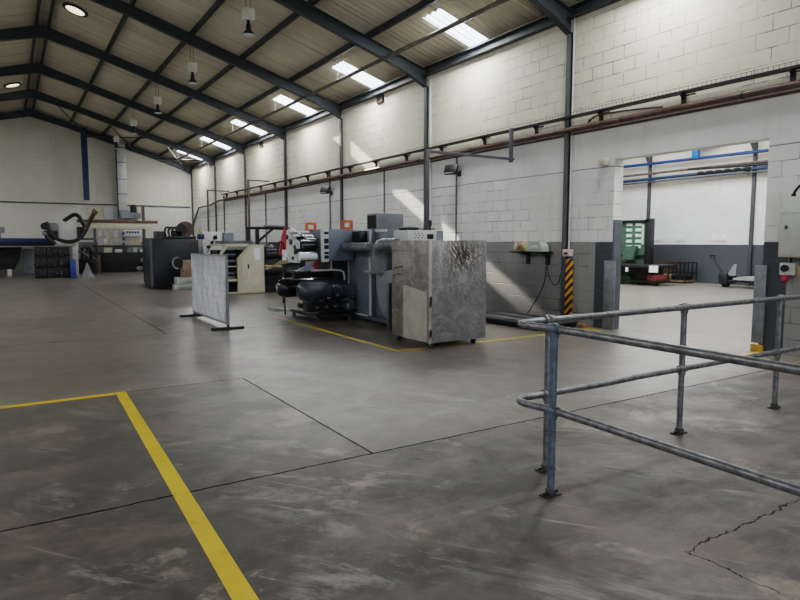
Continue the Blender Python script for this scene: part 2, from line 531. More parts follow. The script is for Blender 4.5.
# right wall with the wide opening
b = MB()
D0, D1, DZ = 4.74, 7.40, 3.08
TOPW = 6.1
b.box(XW, XW + .24, D1, YB + .3, 0, TOPW)
b.box(XW, XW + .24, YF - .3, D0, 0, TOPW)
b.box(XW, XW + .24, D0, D1, DZ, TOPW)
struct(b, 'wall_right', M_WALL_R)
b = MB(); b.prism([(XL - .3, 0), (XW + .24, 0), (XW + .24, 6.3), (XR, 8.75), (XL - .3, 6.3)], 'Y', YB - .0, YB + .25); struct(b, 'wall_back', M_WALL_B)
b = MB(); b.box(XL - .25, XL, YF - .3, YB + .3, 0, TOPW); struct(b, 'wall_left', M_WALL_R)
b = MB(); b.prism([(XL - .3, 0), (-4.6, 0), (-4.6, 4.4), (3.4, 4.4), (3.4, 0), (XW, 0), (XW, 6.3), (XR, 8.75), (XL - .3, 6.3)], 'Y', YF - .25, YF); struct(b, 'wall_front', M_WALL_B)

# roof sheeting, corrugated, left open where the rooflights lie
SKY_Y = [-3.4, 1.5, 6.4, 11.25, 15.8, 20.4, 25.2, 30.0, 34.8]
SKW = .36
SKL = {c: (.50 if abs(c - 20.4) < .1 else .36) for c in SKY_Y}
def corr(y): return .022 * cos(2 * PI * y / .2)
def roof_strip(bm, xa, xb, y0, y1):
    n = max(2, int(round((y1 - y0) / .05)))
    prev = None
    for i in range(n + 1):
        y = y0 + (y1 - y0) * i / n
        za, zb = roof_z(xa) + SHEET + corr(y), roof_z(xb) + SHEET + corr(y)
        cur = (bm.verts.new((xa, y, za)), bm.verts.new((xb, y, zb)))
        if prev: bm.faces.new((prev[0], prev[1], cur[1], cur[0]))
        prev = cur
for side, nm in ((1, 'ceiling'), (-1, 'ceiling_left')):
    b = MB()
    X = lambda d: XR + side * d
    roof_strip(b.bm, X(0), X(6.7), YF, YB + .1)
    roof_strip(b.bm, X(8.12), X(8.6), YF, YB + .1)
    ys = [YF] + [v for c in SKY_Y for v in (c - SKL[c], c + .36)] + [YB + .1]
    for i in range(0, len(ys), 2): roof_strip(b.bm, X(6.7), X(8.12), ys[i], ys[i + 1])
    struct(b, nm, M_SHEET, smooth=True)
    for i, c in enumerate(SKY_Y):
        b = MB(); roof_strip(b.bm, X(6.7), X(8.12), c - SKL[c], c + .36)
        o = struct(b, 'window_%d' % (i + 1 + (0 if side == 1 else 9)), M_SKYC if (side == 1 and i == 5) else M_SKY, smooth=True)

# portal frames
def rafter_parts(root, y, side):
    X = lambda x: XR + side * x
    w = .075
    L = XW - XR
    top = [(0, 8.36), (L, roof_z(XW))]
    def bot(d):
        base = roof_z(XR + d) - .29
        if d < 1.6: base -= .085 * (1 - d / 1.6)
        hz = 5.50 + (L - d) * .50
        return min(base, hz) if d > 6.3 else base
    ds = [0, .4, .8, 1.2, 1.6, 4, 6.3, 6.6, 6.9, 7.1, 7.4, 7.7, L - .02]
    poly = [(X(d), bot(d)) for d in ds] + [(X(L - .02), roof_z(XW)), (X(0), 8.36)]
    m = MB(); m.prism(poly, 'Y', y - .008, y + .008)
    # flanges
    for fn in (bot, lambda d: roof_z(XR + d) - .018):
        for a, c in zip(ds, ds[1:]):
            m.prism([(X(a), fn(a)), (X(c), fn(c)), (X(c), fn(c) + .018), (X(a), fn(a) + .018)], 'Y', y - w, y + w)
    return m.build('rafter', STEEL, root)
for i, y in enumerate(COLS):
    gable = i == len(COLS) - 1
    root = thing('portal_frame', 'dark steel roof frame, %s from the far wall' % ORD[len(COLS) - 1 - i] if not gable else 'dark steel roof frame lying against the far gable wall', 'roof frame', (XR, y, 0), 'portal frames carrying the roof')
    yy = min(y, YB - .1)
    for side in (1, -1):
        rafter_parts(root, yy, side)
        xc = XR + side * (XW - XR)
        m = MB(); s_ = -side
        m.box(xc + s_ * .065, xc + s_ * .055, yy - .055, yy + .055, 0, 5.55)
        m.box(xc + s_ * .055, xc, yy - .008, yy + .008, 0, 5.55)
        m.box(xc + s_ * .003, xc, yy - .055, yy + .055, 0, 5.55)
        m.build('column', COLM, root)
        m = MB()
        for yo in (-.03, .03):
            for zo in (5.75, 6.0, 5.6): m.cyl((xc + s_ * .09, yy + yo - .01, zo), (xc + s_ * .09, yy + yo + .01, zo), .015, n=6)
        m.build('bolt_head', STEEL, root, split=True)
# purlins (channel section)
pd = [.17, 1.83, 3.38, 4.8, 6.3]
for side in (1, -1):
    for i, d in enumerate(pd):
        x = XR + side * d; z = roof_z(x)
        m = MB()
        m.box(x - .03, x - .024, YF, YB, z, z + .145)
        m.box(x - .03, x + .04, YF, YB, z, z + .008)
        m.box(x - .03, x + .04, YF, YB, z + .137, z + .145)
        o = m.build('roof_purlin', STEEL2)
        tag(o, 'long dark roof purlin, %s down the %s slope from the ridge' % (ORD[i], 'right' if side == 1 else 'left'), 'purlin', 'purlins under the roof sheets')
for side, nm in ((1, 'right'), (-1, 'left')):
    x = XR + side * (XW - XR)
    m = MB(); s_ = -side
    m.box(x + s_ * .01, x + s_ * .02, YF, YB, 5.80, 6.02); m.box(x + s_ * .01, x + s_ * .16, YF, YB, 5.80, 5.815); m.box(x + s_ * .01, x + s_ * .12, YF, YB, 6.0, 6.015)
    o = m.build('eaves_beam', STEEL); tag(o, 'dark steel eaves beam along the top of the %s wall' % nm, 'beam')
# pipe slung below the rafters, under the rooflights
m = MB(); m.cyl((8.02, YF, 6.08), (8.02, 36.5, 6.08), .05, n=10)
rp = thing('roof_pipe', 'dark pipe slung under the rafters crossing in front of the rooflights', 'pipe', (8.02, 8.5, 6.0))
m.build('pipe', mat('dusty_brown_pipe', '6b645c', .6, wear=.15), rp)
for y in COLS[:-1]:
    for yo in (.3, 2.6):
        m = MB(); m.cyl((8.02, y + yo, 6.04), (8.02, y + yo, 6.38), .008, n=6); m.cyl((8.02, y + yo - .015, 6.08), (8.02, y + yo + .015, 6.08), .05, n=10)
        m.build('hanger', STEEL2, rp)
# bracing near the far gable
br = thing('roof_bracing', 'thin dark diagonal roof braces before the far gable', 'bracing', (4, 34.8, 7))
for a, c in (((2.2, 32.46, 7.78), (3.85, 37.2, 7.2)), ((3.85, 37.2, 7.2), (5.9, 32.46, 6.65)), ((6.2, 37.2, 6.6), (4.3, 32.46, 7.15)), ((6.8, 32.46, 6.45), (8.9, 37.2, 5.75)), ((1.0, 37.2, 7.9), (-1.2, 32.46, 7.4)), ((8.9, 32.46, 5.75), (7.2, 37.2, 6.3))):
    m = MB(); m.cyl(a, c, .03, n=8); m.build('brace', STEEL2, br, split=True)

# round rooflights near the ridge
for i, (x, y) in enumerate(((1.98, 20.6), (.5, 31.6))):
    z = roof_z(x) + SHEET - .035
    sl = .303 * (-1 if x > XR else 1)
    r = thing('round_rooflight', ('large round bright rooflight beside the ridge, nearer the camera', 'smaller looking round rooflight left of the ridge near the far end')[i], 'rooflight', (x, y, z), 'round rooflights by the ridge')
    ax = Vector((-sl, 0, 1)).normalized()
    for nm, rad, h0, h1, mt in (('rim', .34, -.03, .02, STEEL2), ('pane', .25, -.035, -.028, mat('round_rooflight_pane', 'f4efe2', .4, emis='f2e6cc', es=.9))):
        m = MB(); c = Vector((x, y, z)); m.cyl(c + ax * h0, c + ax * h1, rad, n=28); m.build(nm, mt, r)

# high bay lamps hung from the rafters
def make_lamp(x, y, z, label):
    r = thing('high_bay_lamp', label, 'lamp', (x, y, z), 'high bay lamps hung from the rafters')
    top = roof_z(x) - .28
    m = MB()
    for o in (-.05, .05): m.cyl((x + o, y, z + .13), (x + o * .7, y, top), .006, n=6)
    m.build('hanging_rod', TRAY, r)
    m = MB(); m.box(x - .115, x + .115, y - .09, y + .09, z - .11, z + .13, .012)
    g = m.build('gear_box', WHITE, r)
    m = MB(); m.box(x - .095, x + .095, y - .096, y - .09, z - .08, z + .10, .003); m.build('cover_plate', CREAM, g)
    m = MB(); m.cyl((x, y, z - .10), (x, y, z - .2), .035, n=12); m.lathe([(.04, -.18), (.05, -.21), (.055, -.31), (.09, -.34), (.135, -.41), (.125, -.41), (.09, -.36)], (x, y, z), n=20)
    m.build('reflector', BLK, r)
    m = MB(); m.cyl((x, y, z - .39), (x, y, z - .42), .122, n=20); m.build('lens', LAMPG, r)
for i, y in enumerate(COLS[4:9]):
    make_lamp(4.62, y + .1, 6.47, 'white boxed high bay lamp with black reflector, %s' % (('nearest and largest of the row', 'second nearest of the row', 'third nearest of the row', 'fourth of the row', 'farthest of the row')[i]))

# ------------------------------------------------------------------ services along the right wall
tr = thing('cable_tray', 'long dark wire cable tray running along the right wall', 'cable tray', (9.08, 16, 3.98))
m = MB()
for x in (9.1, 9.22): m.box(x - .005, x + .005, .5, 31, 4.0, 4.035)
m.box(9.1, 9.22, .5, 31, 3.998, 4.004)
m.build('tray', TRAY, tr)
m = MB()
y = .6
while y < 14:
    m.cyl((9.09, y, 4.02), (9.09, y, 4.085), .004, n=4); y += .075
m.cyl((9.09, .5, 4.085), (9.09, 14, 4.085), .004, n=4)
o = m.build('wire_mesh_edge', TRAY, tr)
m = MB(); 
for k in range(4): m.tube([(9.12 + .025 * k, .5 + j * 1.5, 4.018 + .006 * ((j + k) % 3)) for j in range(21)], .012, n=6)
m.build('cable', RUBBER, tr)
y = 1.2
while y < 31:
    m = MB(); m.box(9.08, 9.25, y - .02, y + .02, 3.975, 3.997); m.box(9.17, 9.215, y - .03, y + .03, 3.80, 3.98); m.prism([(9.08, 3.975), (9.17, 3.975), (9.17, 3.90)], 'Y', y - .006, y + .006); m.box(9.16, 9.2, y - .2, y, 3.955, 3.975)
    m.build('bracket', TRAY, tr); y += 1.62
tr.location.z -= .055
pp = thing('wall_pipe', 'thick brown painted pipe running under the cable tray', 'pipe', (9.17, 16, 3.68))
m = MB(); m.tube([(9.17, .5, 3.745), (9.17, 31.8, 3.70), (9.17, 33.2, 3.55), (9.17, 35.6, 3.52), (9.17, 36.8, 2.7), (9.17, 37.1, 2.45)], .05, n=14); m.build('pipe', BRN, pp)
m = MB(); m.tube([(9.23, .5, 3.66), (9.23, 31, 3.62)], .02, n=8); m.build('side_pipe', BRN, pp)
y = .9
while y < 31:
    m = MB(); zc = 3.745 - .045 * (y - .5) / 31.3; m.cyl((9.17, y - .02, zc), (9.17, y + .02, zc), .056, n=14); m.box(9.17, 9.258, y - .02, y + .02, zc - .02, zc + .02); m.build('pipe_clip', TRAY, pp); y += 2.1
# little looped branch pipe by the second column
m = MB(); m.tube([(9.15, 7.9, 3.80), (9.15, 7.85, 3.88), (9.15, 7.6, 3.89), (9.15, 7.0, 3.86), (9.15, 6.4, 3.80)], .015, n=8, smooth=2)
m.tube([(9.15, 7.95, 3.74), (9.15, 7.92, 3.84), (9.15, 7.8, 3.86)], .015, n=8)
o = m.build('branch_pipe', BRN); tag(o, 'short thin brown branch pipe looping above the thick pipe beside the opening', 'pipe')
# conduits dropping down the wall
for i, (y, z0, z1, rr, mt, lb) in enumerate((
        (8.40, 1.45, 5.8, .017, LITE, 'thin white conduit rising beside the column above the hazard stripes'),
        (13.1, .0, 5.7, .03, LITE, 'pale conduit beside the second column from the opening'),
        (12.0, .0, 3.64, .02, DSTEEL, 'grey conduit dropping below the tray behind the nearer floodlight'),
        (15.4, .0, 3.64, .02, DSTEEL, 'grey conduit dropping from tray behind the grey machine'),
        (18.95, .0, 3.95, .025, DSTEEL, 'grey conduit dropping behind the farther floodlight'),
        (25.1, .0, 3.64, .025, DSTEEL, 'grey conduit dropping behind the beige machine'),
        (22.75, .0, 5.7, .02, TRAY, 'dark conduit up the wall beside the fourth column'),
        (31.0, .0, 3.9, .03, BRN, 'brown drop pipe near the far corner of the wall'))):
    m = MB(); m.cyl((XW - .03, y, z0), (XW - .03, y, z1), rr, n=8)
    for z in (z0 + .3, (z0 + z1) / 2, z1 - .3): m.box(XW - .035, XW, y - rr - .015, y + rr + .015, z - .01, z + .01)
    o = m.build('conduit', mt); tag(o, lb, 'conduit')
# goal post frames reaching from machine to wall
for i, (x, y, z, mt, lb) in enumerate(((6.84, 9.82, 3.36, COLM, 'grey steel post and arm frame beside the scorched metal cabinet'), (8.2, 24.2, 4.08, BRN, 'brown steel post and arm frame behind the beige machine'), (8.05, 29.6, 4.05, BRN, 'brown steel post and arm frame over the dark navy cabinet'))):
    r = thing('service_gantry', lb, 'gantry', (x, y, 0), 'post and arm frames for machine cables')
    m = MB(); m.box(x - .038, x + .038, y - .038, y + .038, 0.02 if i else 1.86, z, .008); m.build('post', mt, r)
    m = MB(); m.box(x - .035, 9.07, y - .025, y + .025, z - .055, z - .005, .006); m.build('arm', mt, r)
    if not i: m = MB(); m.box(8.95, 9.02, y - .03, y + .03, z - .1, 3.96, .006); m.build('hanger', mt, r)
    m = MB(); m.box(x - .12, x + .12, y - .12, y + .12, 0 if i else 1.84, .02 if i else 1.86, .004); m.build('foot_plate', mt, r)
# floodlights
for y, lb in ((11.95, 'black floodlight on the wall below the tray, nearer of two'), (18.9, 'black floodlight on the wall farther down, behind the machine')):
    r = thing('floodlight', lb, 'floodlight', (9.1, y, 3.3), 'floodlights on the right wall')
    m = MB(); m.box(8.97, 9.07, y - .17, y + .15, 3.2, 3.44, .012, ry=.5, rz=.5); m.build('housing', BLK, r)
    m = MB(); m.box(8.955, 8.965, y - .13, y + .11, 3.22, 3.4, ry=.5, rz=.5); m.build('glass', LAMPG, r)
    m = MB(); m.tube([(9.05, y, 3.3), (9.12, y - .03, 3.24), (9.25, y - .05, 3.24)], .015, n=8); m.box(9.23, 9.26, y - .1, y, 3.17, 3.3); m.build('bracket', BLK, r)
# wall vents under the eaves
for y, lb in ((15.61, 'small dark brown vent under the eaves, nearest'), (25.46, 'small dark brown vent under the eaves, middle'), (33.2, 'small dark brown vent under the eaves, near the far corner')):
    r = thing('wall_vent', lb, 'vent', (9.25, y, 5.6), 'small vents under the eaves')
    m = MB(); m.frame_face('X', 9.2, .07, y - .17, y + .17, 5.58, 5.79, .045); m.build('frame', BRN, r)
    m = MB()
    for k in range(3): m.box(9.22, 9.25, y - .13, y + .13, 5.62 + k * .05, 5.645 + k * .05, rx=.0)
    m.build('louvre', TRAY, r)
# white sounder box beside the opening
r = thing('alarm_sounder', 'small cream alarm box on the wall by the opening top corner', 'alarm box', (9.2, 7.62, 2.98))
m = MB(); m.box(9.14, 9.26, 7.52, 7.68, 2.98, 3.1, .015); m.build('housing', CREAM, r)
m = MB(); m.cyl((9.14, 7.6, 3.04), (9.12, 7.6, 3.04), .04, n=12); m.build('sounder_grille', BEIGE, r)
# hazard stripe board, socket
m = MB(); m.box(XW - .05, XW - .03, 8.28, 8.53 - .0, .10, 1.27, .003)
m.box(XW - .03, XW, 8.30, 8.50, .2, 1.2)
o = m.build('hazard_board', HAZ); tag(o, 'upright board with black and orange diagonal hazard stripes at the column', 'hazard marker')
r = thing('socket_box', 'small pinkish white socket box above the hazard stripes', 'socket', (9.2, 8.4, 1.33))
m = MB(); m.box(9.16, 9.26, 8.30, 8.50, 1.32, 1.46, .012); m.build('housing', mat('pinkish_enamel', 'd6c4bd', .5), r)
m = MB(); m.box(9.15, 9.162, 8.36, 8.46, 1.36, 1.40, .003); m.build('socket_face', BLK, r)
# shelf with two small pumps
r = thing('wall_shelf', 'small black bracket shelf on the grey wall left of the hazard stripes', 'shelf', (9.1, 9.3, 1.3))
m = MB(); m.box(8.94, 9.26, 8.82, 9.80, 1.385, 1.41, .004); m.build('shelf_board', BLK, r)
for y in (8.96, 9.52):
    m = MB(); m.prism([(9.26, 1.14), (9.26, 1.385), (8.98, 1.385), (8.98, 1.36), (9.22, 1.33), (9.22, 1.14)], 'Y', y - .045, y + .045); m.build('bracket', BLK, r)
r = thing('bench_motor', 'small tan motor unit on the left end of the black shelf', 'motor', (9.1, 9.55, 1.41))
m = MB(); m.lathe([(.04, -.16), (.085, -.15), (.095, -.1), (.095, .1), (.085, .15), (.04, .16)], (9.09, 9.56, 1.515), 'Y'); m.box(9.02, 9.16, 9.46, 9.66, 1.41, 1.45, .006); m.build('motor_body', TAN, r)
m = MB(); m.cyl((9.0, 9.64, 1.50), (8.97, 9.64, 1.50), .05, n=16); m.build('end_cap', WHITE, r)
m = MB()
for k in range(5): m.cyl((9.09, 9.48 + .03 * k, 1.515), (9.09, 9.49 + .03 * k, 1.515), .101, n=20)
m.build('cooling_fin', CARD, r)
r = thing('green_scale', 'pale green desk unit on the right end of the black shelf', 'device', (9.1, 9.1, 1.41))
m = MB(); m.prism([(8.9, 1.41), (9.34, 1.41), (9.33, 1.52), (9.22, 1.60), (8.98, 1.60), (8.91, 1.52)], 'X', 9.0, 9.2); m.build('body', MINT, r)
m = MB(); m.box(8.985, 9.0, 9.02, 9.24, 1.45, 1.53, .004); m.build('front_panel', WHITE, r)
m = MB(); m.box(8.99, 9.2, 9.34, 9.4, 1.41, 1.5, .01); m.build('side_knob', TAN, r)
m = MB(); m.tube([(9.2, 8.92, 1.4), (9.18, 8.9, 1.1), (9.18, 8.86, .9), (9.2, 8.75, .72), (9.2, 8.62, .78), (9.2, 8.56, .95), (9.2, 8.5, 1.3)], .008, n=6, smooth=2)
o = m.build('power_cable', RUBBER); tag(o, 'black cable drooping from the shelf across to the column', 'cable')
m = MB(); m.tube([(9.2, 8.95, 1.14), (9.19, 8.97, .8), (9.17, 9.12, .5), (9.16, 9.3, .25), (9.12, 9.42, .06), (9.0, 9.5, .012)], .010, n=6, smooth=2)
o = m.build('floor_cable', RUBBER); tag(o, 'black cable hanging from the shelf straight down to the floor', 'cable')
# dark steel skid pallet on the floor beneath
r = thing('low_pallet', 'low dark flat pallet on the floor beside the wall under the shelf', 'pallet', (8.55, 9.1, 0))
m = MB(); m.box(7.95, 9.0, 7.9, 10.1, .09, .115, .004); m.build('deck', mat('dark_deck_board', '34383e', .35, wear=.15), r)
for x in (8.0, 8.43, 8.86):
    m = MB(); m.box(x, x + .1, 7.92, 10.08, 0.02, .115); 
    m.build('bearer', BLK, r, split=True)
m = MB()
for y in (7.95, 8.6, 9.25, 9.9): m.box(7.97, 8.98, y, y + .12, 0, .02)
m.build('skid', WOOD, r, split=True)
m = MB(); m.box(9.02, 9.14, 7.82, 7.95, 0, .06, .01); o = m.build('floor_block', mat('orange_brown_block', '9a6a3a', .7)); tag(o, 'small orange brown block on the floor left of the opening', 'block')

# opening: guard plates and jamb steel
r = thing('jamb_guard', 'grey steel guard plate and post on the left side of the opening', 'door guard', (9.22, 7.4, 0))
m = MB(); m.box(9.235, 9.26, 7.30, 7.55, 0, 1.26, .004); m.build('guard_plate', GUARD, r)
m = MB(); m.box(9.262, 9.47, 7.36, 7.398, 0, 2.0, .004); m.build('post', DSTEEL, r)
r = thing('jamb_guard', 'grey steel guard plate with yellow foot on the right side of the opening', 'door guard', (9.22, 4.74, 0))
m = MB(); m.box(9.225, 9.26, 4.66, 4.83, .12, 1.26, .004); m.build('guard_plate', GUARD, r)
m = MB(); m.box(9.215, 9.26, 4.66, 4.83, 0, .10, .004); m.build('yellow_foot', mat('yellow_enamel', 'c79a2c', .5, wear=.15), r)
# electrical cabinet right of the opening
r = thing('electrical_cabinet', 'large white electrical cabinet on the wall right of the opening', 'cabinet', (9.15, 4.0, 1.38))
m = MB(); m.box(9.06, 9.26, 3.80, 4.44, 1.39, 2.22, .008); m.build('case', BEIGE, r)
m = MB(); m.box(9.045, 9.06, 3.82, 4.42, 1.41, 2.2, .006); d = m.build('door', CREAM if 0 else mat('pale_grey_enamel', 'bfc1b9', .45, wear=.05), r)
m = MB(); m.cyl((9.03, 4.34, 1.80), (9.045, 4.34, 1.80), .022, n=12); m.box(9.02, 9.03, 4.332, 4.348, 1.77, 1.83); m.build('lock', DSTEEL, d)
m = MB(); m.box(9.04, 9.045, 3.83, 4.41, 1.995, 1.999); m.build('seam', DSTEEL, d)
m = MB(); m.tube([(9.15, 4.32, 2.22), (9.15, 4.31, 2.3), (9.17, 4.2, 2.42), (9.2, 4.05, 2.46), (9.2, 3.8, 2.46)], .018, n=8, smooth=2); m.cyl((9.15, 4.32, 2.22), (9.15, 4.32, 2.26), .03, n=10)
o = m.build('cabinet_cable', RUBBER); tag(o, 'black cable bending out of the top of the electrical cabinet', 'cable')
r = thing('isolator_switch', 'small white switch box with red plug below the electrical cabinet', 'switch', (9.2, 4.35, 1.1))
m = MB(); m.box(9.12, 9.26, 4.24, 4.44, 1.14, 1.31, .012); m.build('box', WHITE, r)
m = MB(); m.cyl((9.12, 4.36, 1.235), (9.085, 4.36, 1.235), .05, n=18); m.build('dial', BLK, r, split=True)
m = MB(); m.cyl((9.18, 4.38, 1.14), (9.15, 4.38, 1.05), .045, n=14); m.build('plug', RED, r)
m = MB(); m.cyl((9.22, 4.34, 1.31), (9.22, 4.34, 1.39), .02, n=8); m.build('gland', BLK, r)
m = MB(); m.cyl((9.23, 4.18, 1.39), (9.23, 4.18, 1.15), .02, n=8); m.box(9.15, 9.26, 4.12, 4.22, 1.12, 1.28, .01); m.build('side_box', TAN, r)
# ------------------------------------------------------------------ floor markings
def mark(name, poly, lb, z=.0015):
    m = MB(); m.prism(poly, 'Z', 0.0004, z)
    o = m.build(name, YEL, smooth=False); tag(o, lb, 'floor marking')
def rect(x0, x1, y0, y1): return [(x0, y0), (x1, y0), (x1, y1), (x0, y1)]
mark('floor_line', [(.66, -3), (.78, -3), (.87, 2.5), (.985, 7.06), (.885, 7.06), (.765, 2.5)], 'yellow line running away from the camera on the near left floor')
mark('floor_line', [(-7, 6.90), (.885, 6.965), (.885, 7.06), (-7, 7.0)], 'yellow line running left from the corner of the near floor marking')
mark('floor_line', rect(4.73, 4.80, 7.55, 12.6), 'yellow line along the left side of the grey printing machine')
mark('floor_line', rect(4.80, 8.9, 7.55, 7.62), 'yellow line passing under the scorched metal cabinet towards the wall')
mark('floor_line', rect(8.62, 8.70, 1.5, 4.62), 'yellow threshold line right of the opening')
mark('floor_line', rect(8.94, 9.02, 7.35, 7.78), 'short worn yellow threshold mark left of the opening')
mark('floor_line', [(8.64, 4.7), (8.69, 4.62), (9.2, 4.62), (9.2, 4.72)], 'short yellow mark at the foot of the right jamb')

# ------------------------------------------------------------------ tube railing
XN, YN = 2.80, 3.0
rl = thing('tube_railing', 'galvanised two rail tube barrier bending round in the right foreground', 'railing', (XN, YN, 0))
def rail_path(z, dx=0):
    pts = [(2.66, -2.0, z), (2.77, 1.0, z), (2.832, 2.70, z), (XN, YN - .12, z)]
    for k in range(1, 7):
        a = PI - k * PI / 14
        pts.append((XN + .10 + .10 * cos(a), YN - .10 + .10 * sin(a), z))
    if z < .8:
        pts += [(XN + .2, YN, z), (3.7, YN, z - .005), (4.1, YN, z - .0), (4.35, YN, z), (9.0 - .2, YN - .04, z)]
    else:
        pts += [(XN + .2, YN, z), (8.8, YN - .04, z)]
    return pts
m = MB(); m.tube(rail_path(1.065), .0235, n=16); m.build('top_rail', GALV, rl)
m = MB(); m.tube(rail_path(.55), .0235, n=16); m.build('middle_rail', GALV, rl)
for i, (x, y, mt) in enumerate(((2.825, 2.67, GALVB), (3.12, YN, GALV), (4.68, YN, GALV), (6.19, YN - .015, GALV), (7.70, YN - .03, GALV), (2.775, 1.0, GALV), (2.715, -.6, GALV))):
    m = MB(); m.cyl((x, y, .01), (x, y, 1.065), .024, n=18)
    p = m.build('post', mt, rl)
    for z in (1.065, .55):
        m = MB(); m.sph((x, y, z), .038, n=16)
        dr = Vector((0, 1, 0)) if x < 3 else Vector((1, 0, 0))
        c = Vector((x, y, z)); m.cyl(c - dr * .045, c + dr * .045, .031, n=16)
        m.cyl((x, y, z - .05), (x, y, z), .031, n=16)
        m.build('ball_joint', mt, p)
    m = MB()
    m.lathe([(.034, .0), (.034, .025), (.028, .035)], (x, y, .01), n=18)
    m.box(x - .07, x + .07, y - .033, y + .033, 0, .012, .003)
    m.build('foot_flange', mat('dark_flange', '3a3836', .5, .4, wear=.25), p)
    for s_ in (-1, 1):
        m = MB(); m.cyl((x + s_ * .054, y, .012), (x + s_ * .054, y, .028), .012, n=6); m.build('bolt', BLK, p)

# ------------------------------------------------------------------ scorched metal cabinet on castors
CX0, CX1, CY0, CY1 = 5.25, 6.32, 7.44, 8.5
r = thing('metal_cabinet', 'tall dull metal cabinet with scorched front on castors', 'cabinet', (5.8, 8, 0))
MF = galv_sheet('scorched_sheet', '8f8e91', '65656a', '7a766f', (5.86, 1.40, .24, .26))
MS = galv_sheet('worn_side_sheet', '827d76', '5d5852', '8c8578')
MP = galv_sheet('pale_patch_sheet', 'bab6ab', '9c978c', 'c4bdac')
m = MB(); m.box(CX0 + .01, CX1 - .01, CY0 + .01, CY1, .09, 1.61); m.build('carcass', MS, r)
m = MB(); m.box(CX0 + .015, CX1, CY0 - .012, CY0 + .01, .09, 1.625, .004); m.build('front_panel', MF, r)
m = MB(); m.box(CX0 - .012, CX0 + .01, CY0 - .01, CY1, .09, 1.625, .004); sp = m.build('side_panel', MS, r)
m = MB(); m.prism([(CY0 + .05, .10), (CY0 + .05, .83), (CY0 + .15, .86), (CY0 + .68, .93), (CY0 + .70, .90), (CY0 + .70, .10)], 'X', CX0 - .022, CX0 - .012); m.build('patch_plate', MP, r)
m = MB(); m.box(CX0 - .02, CX0 + .02, CY0 - .018, CY0 + .012, .08, 1.63, .004); m.build('corner_angle', MP, r)
m = MB(); m.box(CX0 - .02, CX0 - .012, CY0 + .35, CY1 - .02, 1.46, 1.465); m.build('seam', BLKM, sp)
m = MB()
for (y, z, l) in ((8.15, 1.2, .14), (8.3, 1.18, .1), (8.22, 1.08, .12), (8.38, 1.06, .07)): m.box(CX0 - .016, CX0 - .011, y, y + l, z, z + .018)
m.build('slot', BLKM, sp, split=True)
for z0, z1 in ((.62, .80), (.16, .3)):
    m = MB(); m.prism([(CX0 - .026, z0), (CX0 + .015, z0 + .03), (CX0 + .022, z1 - .05), (CX0 + .008, z1), (CX0 - .026, z1 - .02)], 'Y', CY0 - .026, CY0 - .018); m.build('hinge_damage', BLKM, r)
for x, y in ((CX0 + .06, CY0 + .06), (CX1 - .16, CY0 + .1), (CX0 + .06, CY1 - .1), (CX1 - .1, CY1 - .1)):
    m = MB(); m.cyl((x - .02, y, .042), (x + .02, y, .042), .042, n=18); w = m.build('castor', BLK, r)
    m = MB(); m.box(x - .04, x + .04, y - .04, y + .04, .08, .092); m.box(x - .032, x - .025, y - .025, y + .025, .04, .085); m.box(x + .025, x + .032, y - .025, y + .025, .04, .085); m.build('castor_fork', DSTEEL, w)

# ------------------------------------------------------------------ the grey printing machine
pm = thing('printing_machine', 'large blue grey printing machine with side fan, rollers and orange lifting rings', 'machine', (6.4, 10.6, 0))
PX = 6.08
m = MB()
m.box(PX, 6.84, 10.68, 12.2, .12, 1.83, .012); m.box(6.8, 7.1, 11.1, 12.2, .12, 1.83, .012)
m.build('body', MGREY, pm)
m = MB(); m.frame_face('X', PX - .02, .022, 10.68, 11.62, .1, 1.85, .028); m.box(PX - .02, PX + .015, 10.665, 10.69, .1, 1.85); m.build('white_trim', WHITE, pm)
m = MB(); m.box(PX + .12, 6.6, 10.25, 10.68, .12, 1.84, .012); m.build('rear_body', MGREY, pm)
m = MB(); m.box(PX + .1, PX + .13, 10.25, 10.66, 1.80, 1.85); m.build('top_trim', WHITE, pm)
m = MB(); m.box(PX, 6.8, 9.2, 12.2, .04, .12); 
m.box(PX - .06, PX + .02, 9.2, 10.7, .06, .13); m.build('plinth', DSTEEL, pm)
m = MB()
for y in (9.3, 10.6, 12.0):
    for x in (6.15, 6.7): m.cyl((x, y, 0), (x, y, .05), .045, n=12)
m.build('levelling_foot', BLK, pm, split=True)
# black motor block on the upper panel
m = MB(); m.box(5.92, PX, 10.8, 11.15, 1.60, 1.80, .03); 
for k in range(5): m.box(5.905, PX, 10.83 + k * .065, 10.85 + k * .065, 1.59, 1.81)
m.build('black_motor', BLK, pm)
# exhaust pipe with elbow
m = MB(); m.cyl((5.80, 11.32, 1.50), (5.80, 10.15, 1.50), .085, n=20)
for y in (11.27, 10.9, 10.2): m.cyl((5.80, y - .02, 1.5), (5.80, y + .02, 1.5), .098, n=20)
dp = m.build('horizontal_duct', DUCT, pm)
m = MB(); pts = [(5.86, 9.35, 1.55), (5.86, 9.75, 1.55)]
for k in range(0, 7):
    a = k * PI / 12; pts.append((5.86, 9.80 + .22 * sin(a), 1.33 + .22 * cos(a)))
pts += [(5.86, 10.02, 1.12), (5.86, 10.02, 1.02)]
m.tube(pts, .12, n=20)
for c in (9.45, 9.62): m.cyl((5.86, c - .015, 1.55), (5.86, c + .015, 1.55), .128, n=20)
m.build('elbow_duct', DUCT, pm)
m = MB(); m.cyl((5.9, 10.62, 1.02), (5.9, 10.0, 1.02), .03, n=12); m.build('cross_pipe', MGREY2, pm)
